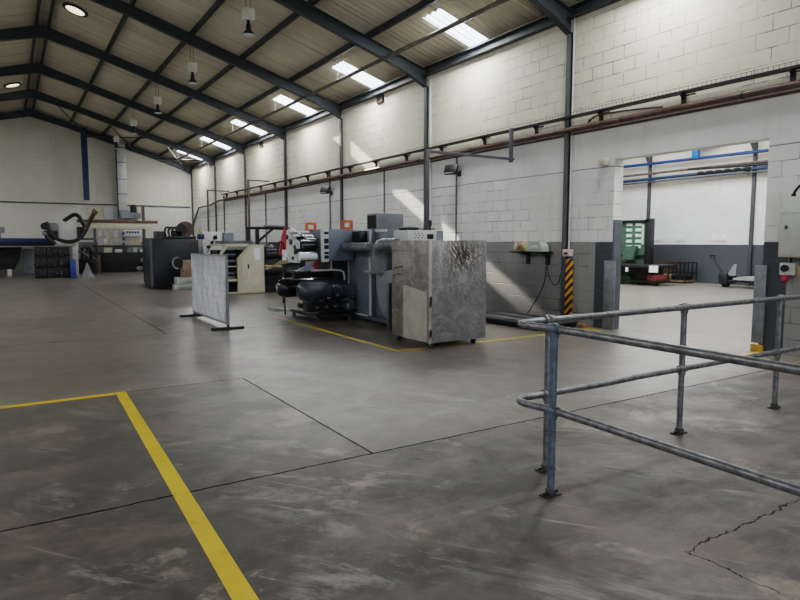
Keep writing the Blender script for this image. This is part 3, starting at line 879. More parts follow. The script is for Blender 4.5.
# fan housing (volute)
m = MB(); m.lathe([(.05, -.1), (.36, -.1), (.47, -.075), (.475, .075), (.36, .1), (.05, .1)], (5.98, 9.62, .62), 'X', n=36); m.box(5.9, 6.06, 9.7, 10.13, .62, 1.03); m.build('fan_housing', MGREY2, pm)
m = MB(); m.lathe([(.02, -.05), (.15, -.05), (.12, .0), (.02, .0)], (5.88, 9.5, .62), 'X', n=24); m.build('fan_inlet', BLK, pm)
m = MB(); m.box(5.86, 6.1, 9.4, 10.35, .09, .16); m.box(5.80, 5.88, 9.52, 9.6, .0, .86, .005); m.build('fan_stand', DSTEEL, pm)
# fan box on top and control pod
m = MB(); m.box(6.42, 7.07, 11.0, 11.42, 1.83, 2.19, .01); fb = m.build('roof_fan_box', MGREY2, pm)
m = MB(); m.box(6.405, 6.422, 11.04, 11.38, 1.88, 2.15); m.build('fan_opening', BLKM, fb)
m = MB(); m.box(6.40, 7.09, 10.985, 11.0, 1.83, 1.87, .004); m.build('flange', DSTEEL, fb)
m = MB(); m.box(6.26, 6.92, 9.6, 10.1, 1.50, 1.82, .01); m.box(6.3, 6.85, 9.7, 10.1, .1, 1.5); cp = m.build('control_pod', WHITE, pm)
m = MB()
for i in range(3):
    for j in range(3): m.cyl((6.42 + .08 * i + .03 * (j % 2), 9.6, 1.68 + .04 * j), (6.42 + .08 * i + .03 * (j % 2), 9.59, 1.68 + .04 * j), .011, n=8)
m.build('button', BLK, cp, split=True)
m = MB(); m.box(6.70, 6.84, 9.585, 9.6, 1.66, 1.75, .004); m.build('display', BLK, cp)
m = MB(); m.lathe([(.16, 0), (.2, .02), (.2, .05), (.12, .07)], (6.45, 9.85, 1.82), n=20); m.build('motor_cap', BLK, cp)
m = MB(); m.box(6.92, 7.12, 9.65, 10.0, 1.50, 1.81, .01); m.build('side_pod', MGREY2, pm)
m = MB(); m.cyl((6.80, 9.65, 1.82), (6.80, 9.65, 1.92), .016, n=10); m.cyl((6.80, 9.65, 1.9), (6.80, 9.65, 2.01), .034, n=12); m.build('signal_lamp', BLK, pm)
# print head
m = MB(); m.box(5.45, 6.04, 11.3, 12.5, 1.22, 1.86, .012); hd = m.build('head_box', MGREY, pm)
m = MB(); m.box(5.31, 5.45, 11.26, 11.36, 1.20, 1.87, .01); hp = m.build('white_side_plate', WHITE, pm)
m = MB()
for z, h in ((1.78, .05), (1.62, .10), (1.50, .08), (1.38, .05), (1.30, .07)): m.box(5.345, 5.44, 11.245, 11.262, z - h / 2, z + h / 2, .01)
m.build('black_slot', BLKM, hp, split=True)
m = MB(); m.prism([(11.66, 1.18), (12.12, 1.18), (12.22, 1.3), (12.22, 1.84), (12.12, 1.86), (11.85, 1.66), (11.66, 1.60)], 'X', 4.93, 5.0); lp = m.build('white_frame_plate', WHITE, pm)
m = MB()
for (y, z) in ((11.75, 1.5), (11.72, 1.38), (11.85, 1.27)): m.cyl((4.93, y, z), (4.90, y, z), .035, n=14)
m.build('bearing_cap', BLUEP, lp, split=True)
for i, (y, z, rr, mt) in enumerate(((11.75, 1.62, .032, CHROME), (11.9, 1.72, .03, CHROME), (12.1, 1.8, .035, DUCTW), (11.7, 1.52, .05, BLK), (11.85, 1.42, .06, BLK), (12.1, 1.6, .06, BLUEP), (12.0, 1.48, .05, BLK), (11.68, 1.38, .025, CHROME), (12.3, 1.7, .05, BLK), (12.3, 1.45, .07, BLK))):
    m = MB(); m.cyl((4.90 if i % 3 else 5.0, y - .15, z), (5.32, y - .15, z), rr, n=18); m.build('roller', mt, pm)
m = MB(); m.cyl((4.88, 11.42, 1.31), (5.24, 11.42, 1.31), .072, n=24); m.build('paper_roll', PAPER, pm)
m = MB(); m.prism([(11.55, 1.66), (12.0, 1.72), (12.0, 1.725), (11.55, 1.665)], 'X', 5.12, 5.31); m.build('paper_web', mat('cream_web', 'cfc8b2', .6), pm)
m = MB(); m.box(5.0, 5.46, 11.98, 12.02, 1.2, 1.72); m.build('rear_plate', BLKM, pm)
m = MB(); m.prism([(11.72, 1.72), (12.3, 1.86), (12.3, 1.9), (11.72, 1.76)], 'X', 5.02, 5.08); m.build('guide_arm', DSTEEL, pm)
# lower frame with drums
m = MB(); m.box(5.72, 6.08, 11.62, 12.5, .14, 1.22); m.build('lower_frame', BLK, pm)
m = MB(); m.tube([(5.65, 11.58, 1.20), (5.65, 11.58, 1.08), (5.65, 11.58, 1.0)], .015, n=6); m.tube([(5.2, 11.56, 1.02), (5.85, 11.56, 1.02), (5.95, 11.56, .96), (5.95, 11.56, .6)], .022, n=8, smooth=1); m.build('bent_pipe', WHITE, pm)
m = MB(); m.box(5.9, 6.06, 11.3, 11.45, .17, .74, .006); m.build('drum_stand', MGREY, pm)
m = MB(); m.box(4.98, 5.9, 11.62, 12.4, .96, 1.0); m.cyl((4.9, 11.8, .92), (5.9, 11.8, .92), .07, n=18); m.cyl((5.2, 12.15, .95), (5.9, 12.15, .95), .09, n=18); m.build('feed_table', BLK, pm)
for (x0, y, z, rr, mt) in ((4.80, 11.35, .63, .205, mat('dark_blue_grey_drum', '39444f', .32, wear=.15)), (4.80, 12.45, .62, .21, mat('black_gloss_drum', '14181f', .22, wear=.1))):
    m = MB(); m.lathe([(.03, 0), (.12, .015), (.175, .06), (rr, .15), (rr, .62), (.19, .64), (.19, 1.05), (.05, 1.06)], (x0, y, z), 'X', n=28)
    dr = m.build('motor_drum', mt, pm)
    m = MB(); m.cyl((x0 - .012, y, z + .02), (x0 + .02, y, z + .02), .06, n=14)
    for k in range(4): m.cyl((x0 + .66 + .08 * k, y, z), (x0 + .69 + .08 * k, y, z), .2, n=24)
    m.build('drum_rib', BLK if y < 12 else CHROME, dr, split=True)
m = MB()
random.seed(3)
m.box(4.98, 5.9, 11.3, 11.55, .2, .5, .02)
for k in range(34):
    x = 4.98 + random.random() * .9; y = 11.15 + random.random() * .6; z = .14 + random.random() * .42
    m.box(x, x + .05 + .14 * random.random(), y, y + .08 + .1 * random.random(), z, z + .04 + .12 * random.random(), .01)
gcl = m.build('gear_cluster', mat('oily_gear_metal', '2b2d31', .35, .3, wear=.3), pm)
m = MB(); 
for k in range(5): m.cyl((5.15 + .18 * k, 11.15, .42 + .05 * (k % 3)), (5.25 + .18 * k, 11.15, .42 + .05 * (k % 3)), .045, n=14)
for k in range(4): m.sph((5.12 + .2 * k, 11.14, .3), .05, n=10)
m.build('coupling', mat('worn_dark_steel', '4a4c50', .35, .6, wear=.25), pm, split=True)
m = MB(); m.box(5.2, 6.05, 11.2, 11.26, .18, .22); m.box(5.15, 6.0, 11.2, 12.6, .08, .14); m.cyl((5.2, 11.25, 0), (5.2, 11.25, .1), .04, n=10); m.cyl((5.9, 11.25, 0), (5.9, 11.25, .1), .05, n=10); m.cyl((5.2, 12.5, 0), (5.2, 12.5, .1), .04, n=10); m.build('base_frame', BLK, pm)
m = MB(); m.cyl((5.78, 11.16, .30), (5.78, 11.12, .30), .06, n=14); m.build('bright_coupling', CHROME, pm)
for x, y, s_ in ((5.45, 12.1, 1), (5.98, 11.45, 1)):
    m = MB(); zz = 1.82 if x < 5.6 else 1.86
    m.frame_face('Y', y, .05, x - .12, x + .12, zz, zz + .19, .045); m.build('lifting_ring', ORNG, pm)
m = MB(); m.tube([(6.2, 12.0, 2.02), (6.6, 12.0, 2.03), (7.0, 12.0, 2.02)], .018, n=8); m.cyl((7.0, 12.0, 2.02), (7.0, 12.0, 1.82), .018, n=8); m.cyl((6.3, 12.0, 2.02), (6.3, 12.0, 1.82), .018, n=8); m.build('hand_rail', LITE, pm)
m = MB(); m.prism([(11.75, .98), (11.75, 1.2), (11.85, 1.2), (12.05, .98)], 'X', 5.40, 5.44); m.build('red_lever', RED, pm)
m = MB(); m.prism([(4.98, 1.0), (5.14, 1.08), (5.30, 1.15), (5.42, 1.02)], 'Y', 11.85, 11.9); m.build('folded_film', mat('lilac_film', 'b7b9c9', .4), pm)

# loose card flap and offcuts between the machines
m = MB(); m.prism([(4.62, 1.03), (4.66, 1.0), (4.95, 1.1), (5.3, 1.17), (5.28, 1.21), (5.0, 1.2), (4.9, 1.14)], 'Y', 12.7, 12.73)
o = m.build('card_flap', TAN, origin=(5.0, 12.7, 1.0)); m = MB(); m.cyl((5.1, 12.78, 0), (5.1, 12.78, 1.12), .018, n=8); m.build('thin_stand', BLK, o); tag(o, 'tan card flap on a thin stand behind the black drums', 'card')
m = MB(); m.prism([(5.12, .0), (5.55, .0), (5.55, .02), (5.3, .05), (5.14, .09), (5.1, .09)], 'Y', 13.4, 13.9); o = m.build('steel_ramp', DUCTW); tag(o, 'pale sheet lying low on the floor behind the black drums', 'sheet')

# ------------------------------------------------------------------ black machine with gantry in the middle
r = thing('black_winder', 'black machine with an open hoist frame behind the beige machine door', 'machine', (7.4, 19.2, 0))
BY = 18.7
m = MB(); m.box(6.82, 8.2, BY, BY + 1.2, .35, 1.12, .02); m.box(6.86, 8.1, BY + .1, BY + 1.1, .0, .35); m.build('body', BLK, r)
m = MB(); m.box(6.84, 7.45, BY - .05, BY + .6, 1.12, 1.46, .03); m.box(7.3, 8.0, BY + .1, BY + 1.0, 1.3, 1.6, .02); m.build('upper_block', NAVY, r)
m = MB(); m.cyl((6.82, BY - .1, 1.2), (7.9, BY - .1, 1.2), .1, n=18); m.cyl((6.82, BY - .12, .7), (7.9, BY - .12, .7), .14, n=18); m.build('roller', BLKM, r)
m = MB(); m.box(6.86, 6.96, 20.5, 20.6, 0, 2.05); m.build('frame_post', BLK, r, split=True)
m = MB(); m.box(7.18, 7.29, 20.5, 20.6, 0, 2.08); m.build('frame_post', BLK, r, split=True)
m = MB(); m.box(6.84, 8.25, 20.5, 20.6, 2.03, 2.13, .01); m.cyl((7.26, 20.55, 1.62), (7.8, 20.55, 2.06), .045, n=8); m.cyl((7.5, 20.55, 2.12), (8.3, 20.55, 2.09), .08, n=12); m.build('hoist_arm', BLK, r)
m = MB(); m.box(6.85, 7.4, BY - .1, BY - .05, 1.34, 1.39); m.sph((7.0, BY - .08, 1.45), .08, n=12); m.build('handle_bar', MGREY2, r)
m = MB(); m.tube([(6.75, BY - .2, .86), (7.2, BY - .5, .84)], .035, n=8); m.build('bar', TAN, r)
# red coat-like guard beside it
r = thing('red_guard', 'red pointed guard with a black ring beside the white frame plate', 'guard', (6.05, 15.2, 0))
m = MB(); m.prism([(5.95, 1.25), (6.13, 1.2), (6.17, 1.85), (6.11, 2.0), (6.04, 1.8), (5.97, 1.5)], 'Y', 15.2, 15.26); m.build('guard', RED, r)
m = MB(); m.tube([(5.95 + .09 * cos(a * PI / 8), 15.12, 1.42 + .2 * sin(a * PI / 8)) for a in range(17)], .022, n=6); m.cyl((6.05, 15.23, 0), (6.05, 15.23, 1.3), .04, n=10); m.build('ring', BLK, r)
m = MB(); m.box(5.98, 6.1, 15.1, 15.14, 1.1, 1.4, .01); m.build('paper_tag', PAPER, r)

# ------------------------------------------------------------------ beige machine
r = thing('beige_machine', 'beige enclosed machine with a sloping top and side door, behind white screen', 'machine', (5.9, 19, 0))
BE = 18.55
m = MB(); m.prism([(5.98, .03), (6.74, .03), (6.74, 1.52), (6.34, 1.52), (5.98, 1.12)], 'Y', BE, BE + .06); sd = m.build('door_panel', CREAM, r)
m = MB(); m.prism([(6.02, .1), (6.68, .1), (6.68, 1.44), (6.37, 1.44), (6.02, 1.09)], 'Y', BE - .012, BE); m.build('door', CREAM, sd)
m = MB(); m.box(6.41, 6.61, BE - .02, BE - .012, 1.05, 1.42); m.build('notice_sheet', PAPER, sd)
m = MB(); m.box(6.20, 6.25, BE - .03, BE - .012, .78, .92, .005); m.build('handle', BLK, sd)
m = MB(); m.box(6.69, 6.74, BE, BE + 1.3, .03, 1.52); m.build('end_panel', BEIGE, r)
m = MB(); m.prism([(5.88, .03), (5.98, .03), (5.98, 1.12), (6.34, 1.52), (6.26, 1.52), (5.88, 1.1)], 'Y', BE - .06, BE + .06); m.build('edge_trim', BEIGE, r)
m = MB(); m.box(5.45, 6.3, BE + .1, BE + 1.3, 1.48, 1.54, .008); m.prism([(5.28, 1.1), (5.36, 1.1), (5.66, 1.54), (5.54, 1.54)], 'Y', BE + .02, BE + .1); m.box(5.52, 6.3, BE, BE + .1, 1.46, 1.52); m.build('top_frame', BEIGE, r)
m = MB(); m.box(5.28, 5.9, BE, BE + .1, .40, .47); m.box(5.28, 5.9, BE, BE + .1, .02, .07); m.box(5.28, 5.36, BE, BE + .1, .02, 1.1); m.box(5.28, 5.9, BE + .02, BE + .1, .84, .87); m.build('front_frame', BEIGE, r)
m = MB(); m.box(5.4, 6.3, BE + .5, BE + 1.2, .0, 1.35); m.build('dark_interior', BLKM, r)
m = MB()
for (z, q, rr) in ((1.2, .3, .1), (1.0, .2, .07), (.62, .25, .12), (1.32, .35, .04), (.86, .4, .06)): m.cyl((5.36, BE + q, z), (5.9, BE + q, z), rr, n=18)
m.build('roller', mat('dark_roller', '33363a', .3, .5), r)
m = MB(); m.box(5.36, 5.85, BE + .15, BE + .45, .45, .58, .02, rx=.3); m.build('inner_tray', MGREY2, r)
m = MB(); m.box(5.6, 5.75, BE + .4, BE + .5, 1.54, 1.66, .02); m.box(5.5, 6.7, BE + .9, BE + 1.0, 1.54, 1.64); m.build('top_fitting', DSTEEL, r)

# ------------------------------------------------------------------ plastic covered screen
r = thing('wrapped_screen', 'grey framed standing screen covered in crumpled white plastic, on two feet', 'screen', (3.3, 12.4, 0))
SX, SY0, SY1 = 3.33, 11.1, 13.62
WRAP = plastic_wrap()
m = MB()
# slightly billowing sheet
NU, NV = 30, 16
vs = [[m.bm.verts.new((SX - .028 - .012 * sin(i * 1.3 + j * .9) * sin(j * .7), SY0 + .03 + (SY1 - SY0 - .06) * i / NU, .13 + 1.21 * j / NV)) for j in range(NV + 1)] for i in range(NU + 1)]
for i in range(NU):
    for j in range(NV): m.bm.faces.new((vs[i][j], vs[i + 1][j], vs[i + 1][j + 1], vs[i][j + 1]))
m.build('plastic_sheet', WRAP, r)
m = MB(); m.box(SX - .012, SX + .012, SY0 + .03, SY1 - .03, .14, 1.34); m.build('panel', WHITE, r)
m = MB(); m.frame_face('X', SX - .02, .04, SY0, SY1, .09, 1.36, .04); m.build('frame', MGREY2, r)
for y, a in ((SY0 + .03, 0), (SY1 - .08, 0)):
    m = MB(); m.box(SX - .31, SX + .29, y - .04, y + .04, 0, .05, .006); m.box(SX - .02, SX + .02, y - .02, y + .02, .03, .12); m.build('foot', BLK, r)

# ------------------------------------------------------------------ navy cabinet group
r = thing('navy_cabinet', 'tall dark navy machine cabinet left of the wrapped screen', 'cabinet', (4.8, 22.8, 0))
m = MB(); m.box(4.10, 5.62, 22.0, 23.6, .03, 1.70, .012); m.build('carcass', NAVY, r)
m = MB(); m.box(4.14, 5.30, 21.975, 22.0, .07, 1.66, .006); m.build('front_door', NAVY, r)
m = MB(); m.box(4.07, 4.10, 22.02, 22.35, .05, 1.69); m.build('side_trim', DSTEEL, r)
m = MB(); m.box(4.36, 4.9, 23.65, 25.4, .03, 1.74, .012); m.build('rear_section', NAVY, r)
m = MB(); m.cyl((4.17, 21.975, 1.6), (4.17, 21.96, 1.6), .02, n=10); m.box(5.15, 5.45, 21.99, 21.999, 1.35, 1.55); m.build('badge_plate', mat('dull_red_plate', '4a2c2a', .6), r)
r = thing('winding_head', 'black winding gear with a brown reel on top of the navy cabinet', 'machine part', (5.2, 22.6, 1.7))
m = MB(); m.box(4.5, 5.6, 22.2, 23.2, 1.70, 1.80, .01); m.build('base', BLK, r)
m = MB(); m.lathe([(.06, -.12), (.27, -.12), (.27, .12), (.06, .12)], (5.3, 22.5, 2.05), 'Y', n=26); m.build('reel', mat('brown_reel', '54463d', .7), r)
m = MB(); m.cyl((5.12, 22.35, 2.02), (5.12, 22.30, 2.02), .2, n=20); m.cyl((4.95, 22.4, 1.95), (5.2, 22.4, 1.95), .1, n=16); m.box(4.85, 5.15, 22.3, 22.7, 1.8, 2.0, .03); m.build('hub', BLK, r)
for k in range(3):
    m = MB(); m.tube([(4.62 + .12 * k, 22.4, 1.8), (4.58 + .12 * k, 22.4, 2.0), (4.66 + .13 * k, 22.4, 2.13), (4.8 + .12 * k, 22.4, 2.05)], .035, n=8, smooth=1); m.build('arm', BLK, r)
m = MB(); m.box(4.35, 4.85, 22.25, 22.9, 1.72, 1.76); m.build('wooden_board', WOOD, r)
m = MB(); m.box(4.42, 4.76, 23.0, 23.5, 1.70, 1.98, .01); o = m.build('grey_box', mat('dark_grey_box', '3d3f41', .6)); tag(o, 'dark grey box standing on top of the navy cabinet at left', 'box')
r = thing('white_control_cabinet', 'white control cabinet with dark dials between navy cabinet and beige machine', 'cabinet', (6.3, 23.4, 0))
m = MB(); m.box(6.12, 6.85, 23.3, 24.1, 0, 1.98, .015); m.build('case', WHITE, r)
m = MB(); m.box(6.5, 6.65, 23.28, 23.3, 1.7, 1.84, .006); m.cyl((6.45, 23.3, 1.58), (6.45, 23.27, 1.58), .06, n=16); m.cyl((6.3, 23.3, 1.42), (6.3, 23.26, 1.42), .06, n=16); m.build('dial', BLK, r, split=True)
m = MB(); m.tube([(6.25, 23.24, 1.2), (6.4, 23.2, 1.5), (6.6, 23.2, 1.9)], .015, n=6); m.build('cable', RUBBER, r)
m = MB(); m.box(6.86, 7.25, 23.2, 24.1, 0, 1.95, .02); m.build('side_case', MGREY, r)
m = MB(); m.lathe([(.1, 0), (.1, .12), (.03, .22)], (6.15, 23.6, 1.98), n=14); m.build('top_fitting', TAN, r)
m = MB(); m.box(5.9, 6.1, 23.0, 23.3, 1.7, 1.9, .02); m.build('blue_housing', BLUEP, r)
# board stack and white box by the navy cabinet
m = MB(); m.box(4.87, 5.22, 21.2, 21.55, .42, 1.0, .008); o = m.build('board_box', CARD); tag(o, 'tan cardboard box resting on a white base beside the navy cabinet', 'box')
r = thing('white_base_unit', 'low white base unit with a round black handwheel before the navy cabinet', 'machine', (4.9, 21.4, 0))
m = MB(); m.box(4.62, 5.3, 21.1, 21.7, .0, .18, .01); m.box(4.68, 5.26, 21.15, 21.65, .18, .42, .01); m.build('base', DUCTW, r)
m = MB(); m.lathe([(.04, 0), (.17, 0), (.19, .06), (.17, .12), (.04, .12)], (4.72, 21.2, .9), 'Y', n=24); m.box(4.68, 4.76, 21.24, 21.36, .6, .9); m.build('handwheel', BLK, r)
m = MB(); m.tube([(4.72 + .17 * cos(a), 21.17, .9 + .19 * sin(a)) for a in [PI * .5 + k * PI / 8 for k in range(9)]], .03, n=8); m.build('wheel_guard', MGREY2, r)

# ------------------------------------------------------------------ far end of the hall
FY = YB
m = MB(); m.cyl((XL, FY - .05, 3.64), (9.1, FY - .05, 3.64), .03, n=8)
o = m.build('far_wall_pipe', DSTEEL); tag(o, 'dark horizontal pipe along the far wall', 'pipe')
m = MB(); m.box(3.52, 3.80, FY - .55, FY - .53, 3.82, 7.6); m.box(3.52, 3.80, FY - .37, FY - .35, 3.82, 7.6); m.box(3.65, 3.67, FY - .55, FY - .35, 3.82, 7.6)
o = m.build('blue_column', BLUEP); tag(o, 'dark blue steel post on the upper far wall', 'column')
r = thing('extract_duct', 'tall pale sheet metal duct running down the far wall', 'duct', (5.4, FY - .4, 3))
m = MB(); m.box(5.2, 5.66, FY - .5, FY - .1, 3.35, 7.2, .01); m.build('duct', DUCTW, r)
m = MB()
for z in (4.2, 5.0, 5.9, 6.7): m.box(5.18, 5.68, FY - .52, FY - .08, z, z + .04)
m.build('flange', DSTEEL, r, split=True)
m = MB(); m.box(5.15, 5.20, FY - .54, FY - .48, 2.9, 7.2); m.build('edge_strip', BLK, r)
m = MB(); m.prism([(5.2, 3.35), (5.66, 3.35), (5.75, 3.22), (6.3, 3.2), (6.3, 2.9), (5.3, 2.9)], 'Y', FY - .62, FY - .08); m.build('bottom_box', MGREY2, r)
m = MB(); m.cyl((5.98, FY - .35, 3.2), (5.98, FY - .35, 3.5), .17, n=16); m.sph((5.98, FY - .35, 3.5), .17, n=14); m.build('fan_motor', BLK, r)
m = MB(); m.box(3.74, 4.46, FY - .05, FY, 2.85, 3.55); o = m.build('vent_panel', mat('cream_board', 'b9b49d', .6)); tag(o, 'cream panel of boards on the far wall under the blue post', 'panel')
m = MB(); m.box(4.52, 5.2, FY - .04, FY, 2.85, 3.5); o = m.build('white_board', WHITE); tag(o, 'plain white board on the far wall left of the duct foot', 'board')
r = thing('canopy_beam', 'long brown and cream beam canopy over the far work bench', 'canopy', (5, 36.6, 2.3))
m = MB(); m.box(3.1, 7.1, 36.35, 36.5, 2.62, 2.78, .008); m.build('brown_beam', BRN, r)
m = MB(); m.box(3.1, 6.8, 36.38, 36.5, 2.32, 2.62, .008); m.build('cream_fascia', CREAM, r)
m = MB(); m.box(6.30, 6.44, 36.4, 36.54, 0, 3.55); m.build('post', BRN, r)
m = MB(); m.box(3.86, 3.98, 36.4, 36.54, 0, 2.32); m.build('post', DSTEEL, r)
r = thing('parts_rack', 'open rack with pale drawers and papers above the far bench', 'rack', (5, 36.2, 1.2))
m = MB(); m.box(4.0, 6.15, 36.30, 36.38, 1.42, 2.30); m.build('back_panel', mat('beige_pin_board', 'a79f90', .7), r)
random.seed(11)
for k in range(16):
    x = 4.05 + (k % 8) * .26; z = 1.48 + (k // 8) * .4
    m = MB(); m.box(x, x + .17 + .06 * random.random(), 36.28, 36.30, z, z + .28 + .06 * random.random()); m.build('pinned_sheet', random.choice([mat('off_white_sheet', 'b9b6b2', .7), mat('lilac_sheet', 'a4a1b0', .7), mat('buff_sheet', 'b0a58c', .7)]), r)
m = MB(); m.box(5.3, 6.2, 36.2, 36.28, 1.9, 2.25, .01); m.build('white_unit', WHITE, r)
m = MB()
for k in range(5): m.box(5.42 + .14 * k, 5.52 + .14 * k, 36.18, 36.2, 2.08, 2.18)
for k in range(3): m.cyl((5.28, 36.18, 1.5 + .28 * k), (5.28, 36.1, 1.5 + .28 * k), .07, n=12)
m.build('dark_knob', BLUEP, r, split=True)
r = thing('far_work_bench', 'black work bench with boxes on its shelf under the canopy', 'bench', (5, 35.8, 0))
m = MB(); m.box(3.8, 6.3, 35.5, 36.2, 1.36, 1.42, .008); m.build('bench_top', BLK, r)
m = MB(); m.box(3.9, 6.22, 35.55, 36.2, 0.02, 1.05, .01); m.build('cabinet', BLKM, r)
for x in (3.82, 6.22):
    m = MB(); m.box(x, x + .08, 35.5, 35.58, 0, 1.36); m.build('leg', BLK, r)
for i, (x0, x1, h, mt, lb) in enumerate(((4.22, 4.62, .26, CREAM, 'cream box on the far bench shelf, leftmost'), (4.75, 5.1, .17, WHITE, 'low white box on the far bench shelf, second from left'), (5.35, 5.58, .26, MGREY2, 'grey box on the far bench shelf, third from left'), (5.62, 5.85, .26, DUCTW, 'pale box on the far bench shelf, fourth from left'), (5.98, 6.14, .16, WHITE, 'small white tub on the far bench shelf, rightmost'))):
    m = MB(); m.box(x0, x1, 35.6, 35.85, 1.05, 1.05 + h, .012); m.box(x0 - .01, x1 + .01, 35.59, 35.86, 1.05 + h - .05, 1.05 + h - .02)
    o = m.build('storage_box', mt); tag(o, lb, 'box', 'boxes on the far bench shelf')
m = MB(); m.box(3.78, 4.0, 35.2, 35.45, 0, .95, .01); o = m.build('brown_carton', mat('dark_brown_carton', '5a4436', .8)); tag(o, 'narrow upright brown carton in front of the far bench', 'carton')
for i, (x, z, s_) in enumerate(((6.1, .62, .2), (5.85, .2, .16))):
    m = MB(); m.sph((x, 35.0, z), s_, (1.2, .8, .8), 10); m.cyl((x, 35.0, 0), (x, 35.0, z), .05, n=8)
    o = m.build('rag_bundle', GREYCLOTH); tag(o, ('pale rag bundle higher on a stand by the navy cabinet', 'pale rag bundle low on floor by the navy cabinet')[i], 'rag bundle')
# long blue machine on the left
r = thing('long_table_machine', 'long dark blue topped machine table at the far left', 'machine', (-1, 35, 0))
m = MB(); m.box(-4.5, 2.1, 34.3, 35.6, 1.42, 1.62, .02); m.build('table_top', NAVY, r)
m = MB(); m.box(-4.5, 1.9, 34.28, 34.32, 1.60, 1.78, .01); m.build('blue_rail', mat('mid_blue_enamel', '2f3f66', .4), r)
m = MB(); m.box(-4.5, 1.0, 34.1, 34.3, 1.36, 1.42); m.build('edge_shelf', MGREY2, r)
m = MB(); m.prism([(-4.5, .3), (.2, .3), (.45, .8), (.55, 1.36), (-4.5, 1.36)], 'Y', 34.5, 35.4); m.build('undercarriage', BLKM, r)
for x in (-3.2, -.1):
    m = MB(); m.box(x, x + .18, 34.5, 34.7, 0, .32); m.build('leg', WHITE if x > -1 else BLK, r)
m = MB(); m.box(-.45, -.1, 34.2, 34.3, 2.02, 2.3); m.build('control_box', MGREY2, r)
m = MB(); m.cyl((-.3, 34.25, 1.6), (-.3, 34.25, 2.05), .03, n=8); m.build('control_stem', DSTEEL, r)
m = MB(); m.box(.55, 1.0, 34.9, 35.5, 0.05, 1.25, .02); m.build('grey_leg_panel', MGREY2, r)
# stack of black crates
k_ = 0
for j, z in enumerate((0.02, .48, .94)):
    for i in range(3):
        x = .95 + i * .46
        m = MB(); m.box(x, x + .44, 31.3, 31.9, z, z + .44, .015); 
        m.box(x - .005, x + .445, 31.295, 31.905, z + .38, z + .42)
        r = thing('black_crate', 'shiny black wrapped crate, %s row, %s of three' % (('bottom', 'middle', 'top')[j], ('left', 'centre', 'right')[i]), 'crate', (x + .22, 31.6, z), 'stack of black crates at the far left')
        m.build('shell', mat('black_film', '0e1013', .5, wear=.2), r)
        m = MB()
        for q in range(3):
            a_ = x + .04 + .34 * random.random(); c_ = z + .05 + .3 * random.random(); m.box(a_, a_ + .03, 31.285, 31.3, c_, c_ + .03)
        m.build('label_scrap', mat('pale_scrap', '8d8f90', .5), r, split=True); k_ += 1
m = MB(); m.box(.9, 2.36, 31.25, 31.95, 0, .02); o = m.build('crate_base', BLK); tag(o, 'flat black base board under the black crates', 'board')
m = MB(); m.box(2.28, 2.5, 30.9, 31.1, 0.0, .78, .03); m.lathe([(.12, 0), (.12, .04), (.05, .05)], (2.39, 31.0, .78), n=14)
o = m.build('blue_drum', BLUEB); tag(o, 'bright blue plastic canister beside the black crates', 'canister')
r = thing('hose_arm_machine', 'white control box on a stand with black arms above the black crates', 'machine', (2.3, 32, 0))
m = MB(); m.box(1.98, 2.66, 32.1, 32.4, 1.68, 2.52, .02); m.build('white_box', WHITE, r)
m = MB(); m.box(1.75, 2.75, 32.05, 32.4, 1.42, 1.68, .01); m.box(2.5, 2.72, 32.1, 32.4, 0, 1.42, .01); m.build('stand', DUCTW, r)
m = MB(); m.box(1.5, 1.95, 31.95, 32.05, 2.1, 2.4, .02); m.box(1.3, 1.5, 31.9, 32.0, 1.9, 2.05, .02); m.build('pale_clamp', MGREY2, r)
m = MB(); m.cyl((1.35, 32.1, 2.35), (1.9, 32.1, 2.35), .09, n=14); m.lathe([(.06, -.05), (.16, -.05), (.16, .05), (.06, .05)], (1.42, 32.0, 2.3), 'Y', n=18); m.box(1.5, 1.95, 32.1, 32.5, 1.6, 2.2, .03); m.tube([(1.4, 32, 2.1), (1.5, 32, 1.8), (1.8, 32, 1.5)], .09, n=8); m.build('clamp_head', BLK, r)
m = MB(); m.tube([(1.5, 31.9, 2.5), (1.6, 31.9, 2.1), (1.85, 31.9, 1.72), (2.3, 31.9, 1.6), (2.7, 31.9, 1.66), (3.0, 31.9, 2.0), (3.2, 31.9, 2.5), (3.45, 31.9, 2.95)], lambda t: .07 + .03 * t, n=10, smooth=2)
m.build('long_hose', mat('black_brown_hose', '28231f', .5, wear=.25), r)
m = MB(); m.tube([(2.2, 32.2, 2.55), (2.45, 32.2, 2.75), (2.65, 32.2, 2.88), (2.85, 32.2, 2.8), (2.95, 32.2, 2.5), (3.1, 32.2, 2.3)], .09, n=10, smooth=2); m.build('looped_hose', BLK, r)
m = MB(); m.tube([(3.42, 31.9, 2.92), (3.52, 31.9, 3.06)], .13, n=10); m.build('hose_end', WOOD, r)
m = MB(); m.box(2.6, 3.4, 32.1, 32.2, 1.7, 1.78); m.box(2.72, 3.0, 32.1, 32.3, 1.8, 2.3, .02); m.cyl((2.75, 32, 1.2), (3.1, 32, .9), .05, n=8); m.build('side_fitting', BLK, r, split=True)
m = MB(); m.lathe([(.34, 0), (.3, .05), (.17, .25), (.08, .5), (.03, .68)], (2.93, 30.7, 0), n=14)
o = m.build('cloth_cover', GREYCLOTH); tag(o, 'grey cloth draped into a cone on the floor right of the blue canister', 'cloth')
m = MB()
random.seed(5)
for k in range(9):
    x = 2.75 + .5 * random.random(); z = .5 + .8 * random.random()
    m.tube([(x, 32.3, z), (x + .2 * random.random(), 32.2, z + .25 * random.random()), (x + .3, 32.3, z - .15)], .035, n=6)
m.cyl((2.9, 32.35, 0), (2.9, 32.35, 1.35), .05, n=8); m.cyl((3.25, 32.35, 0), (3.25, 32.35, 1.2), .05, n=8); m.box(2.7, 3.5, 32.3, 32.5, .1, .8, .02)
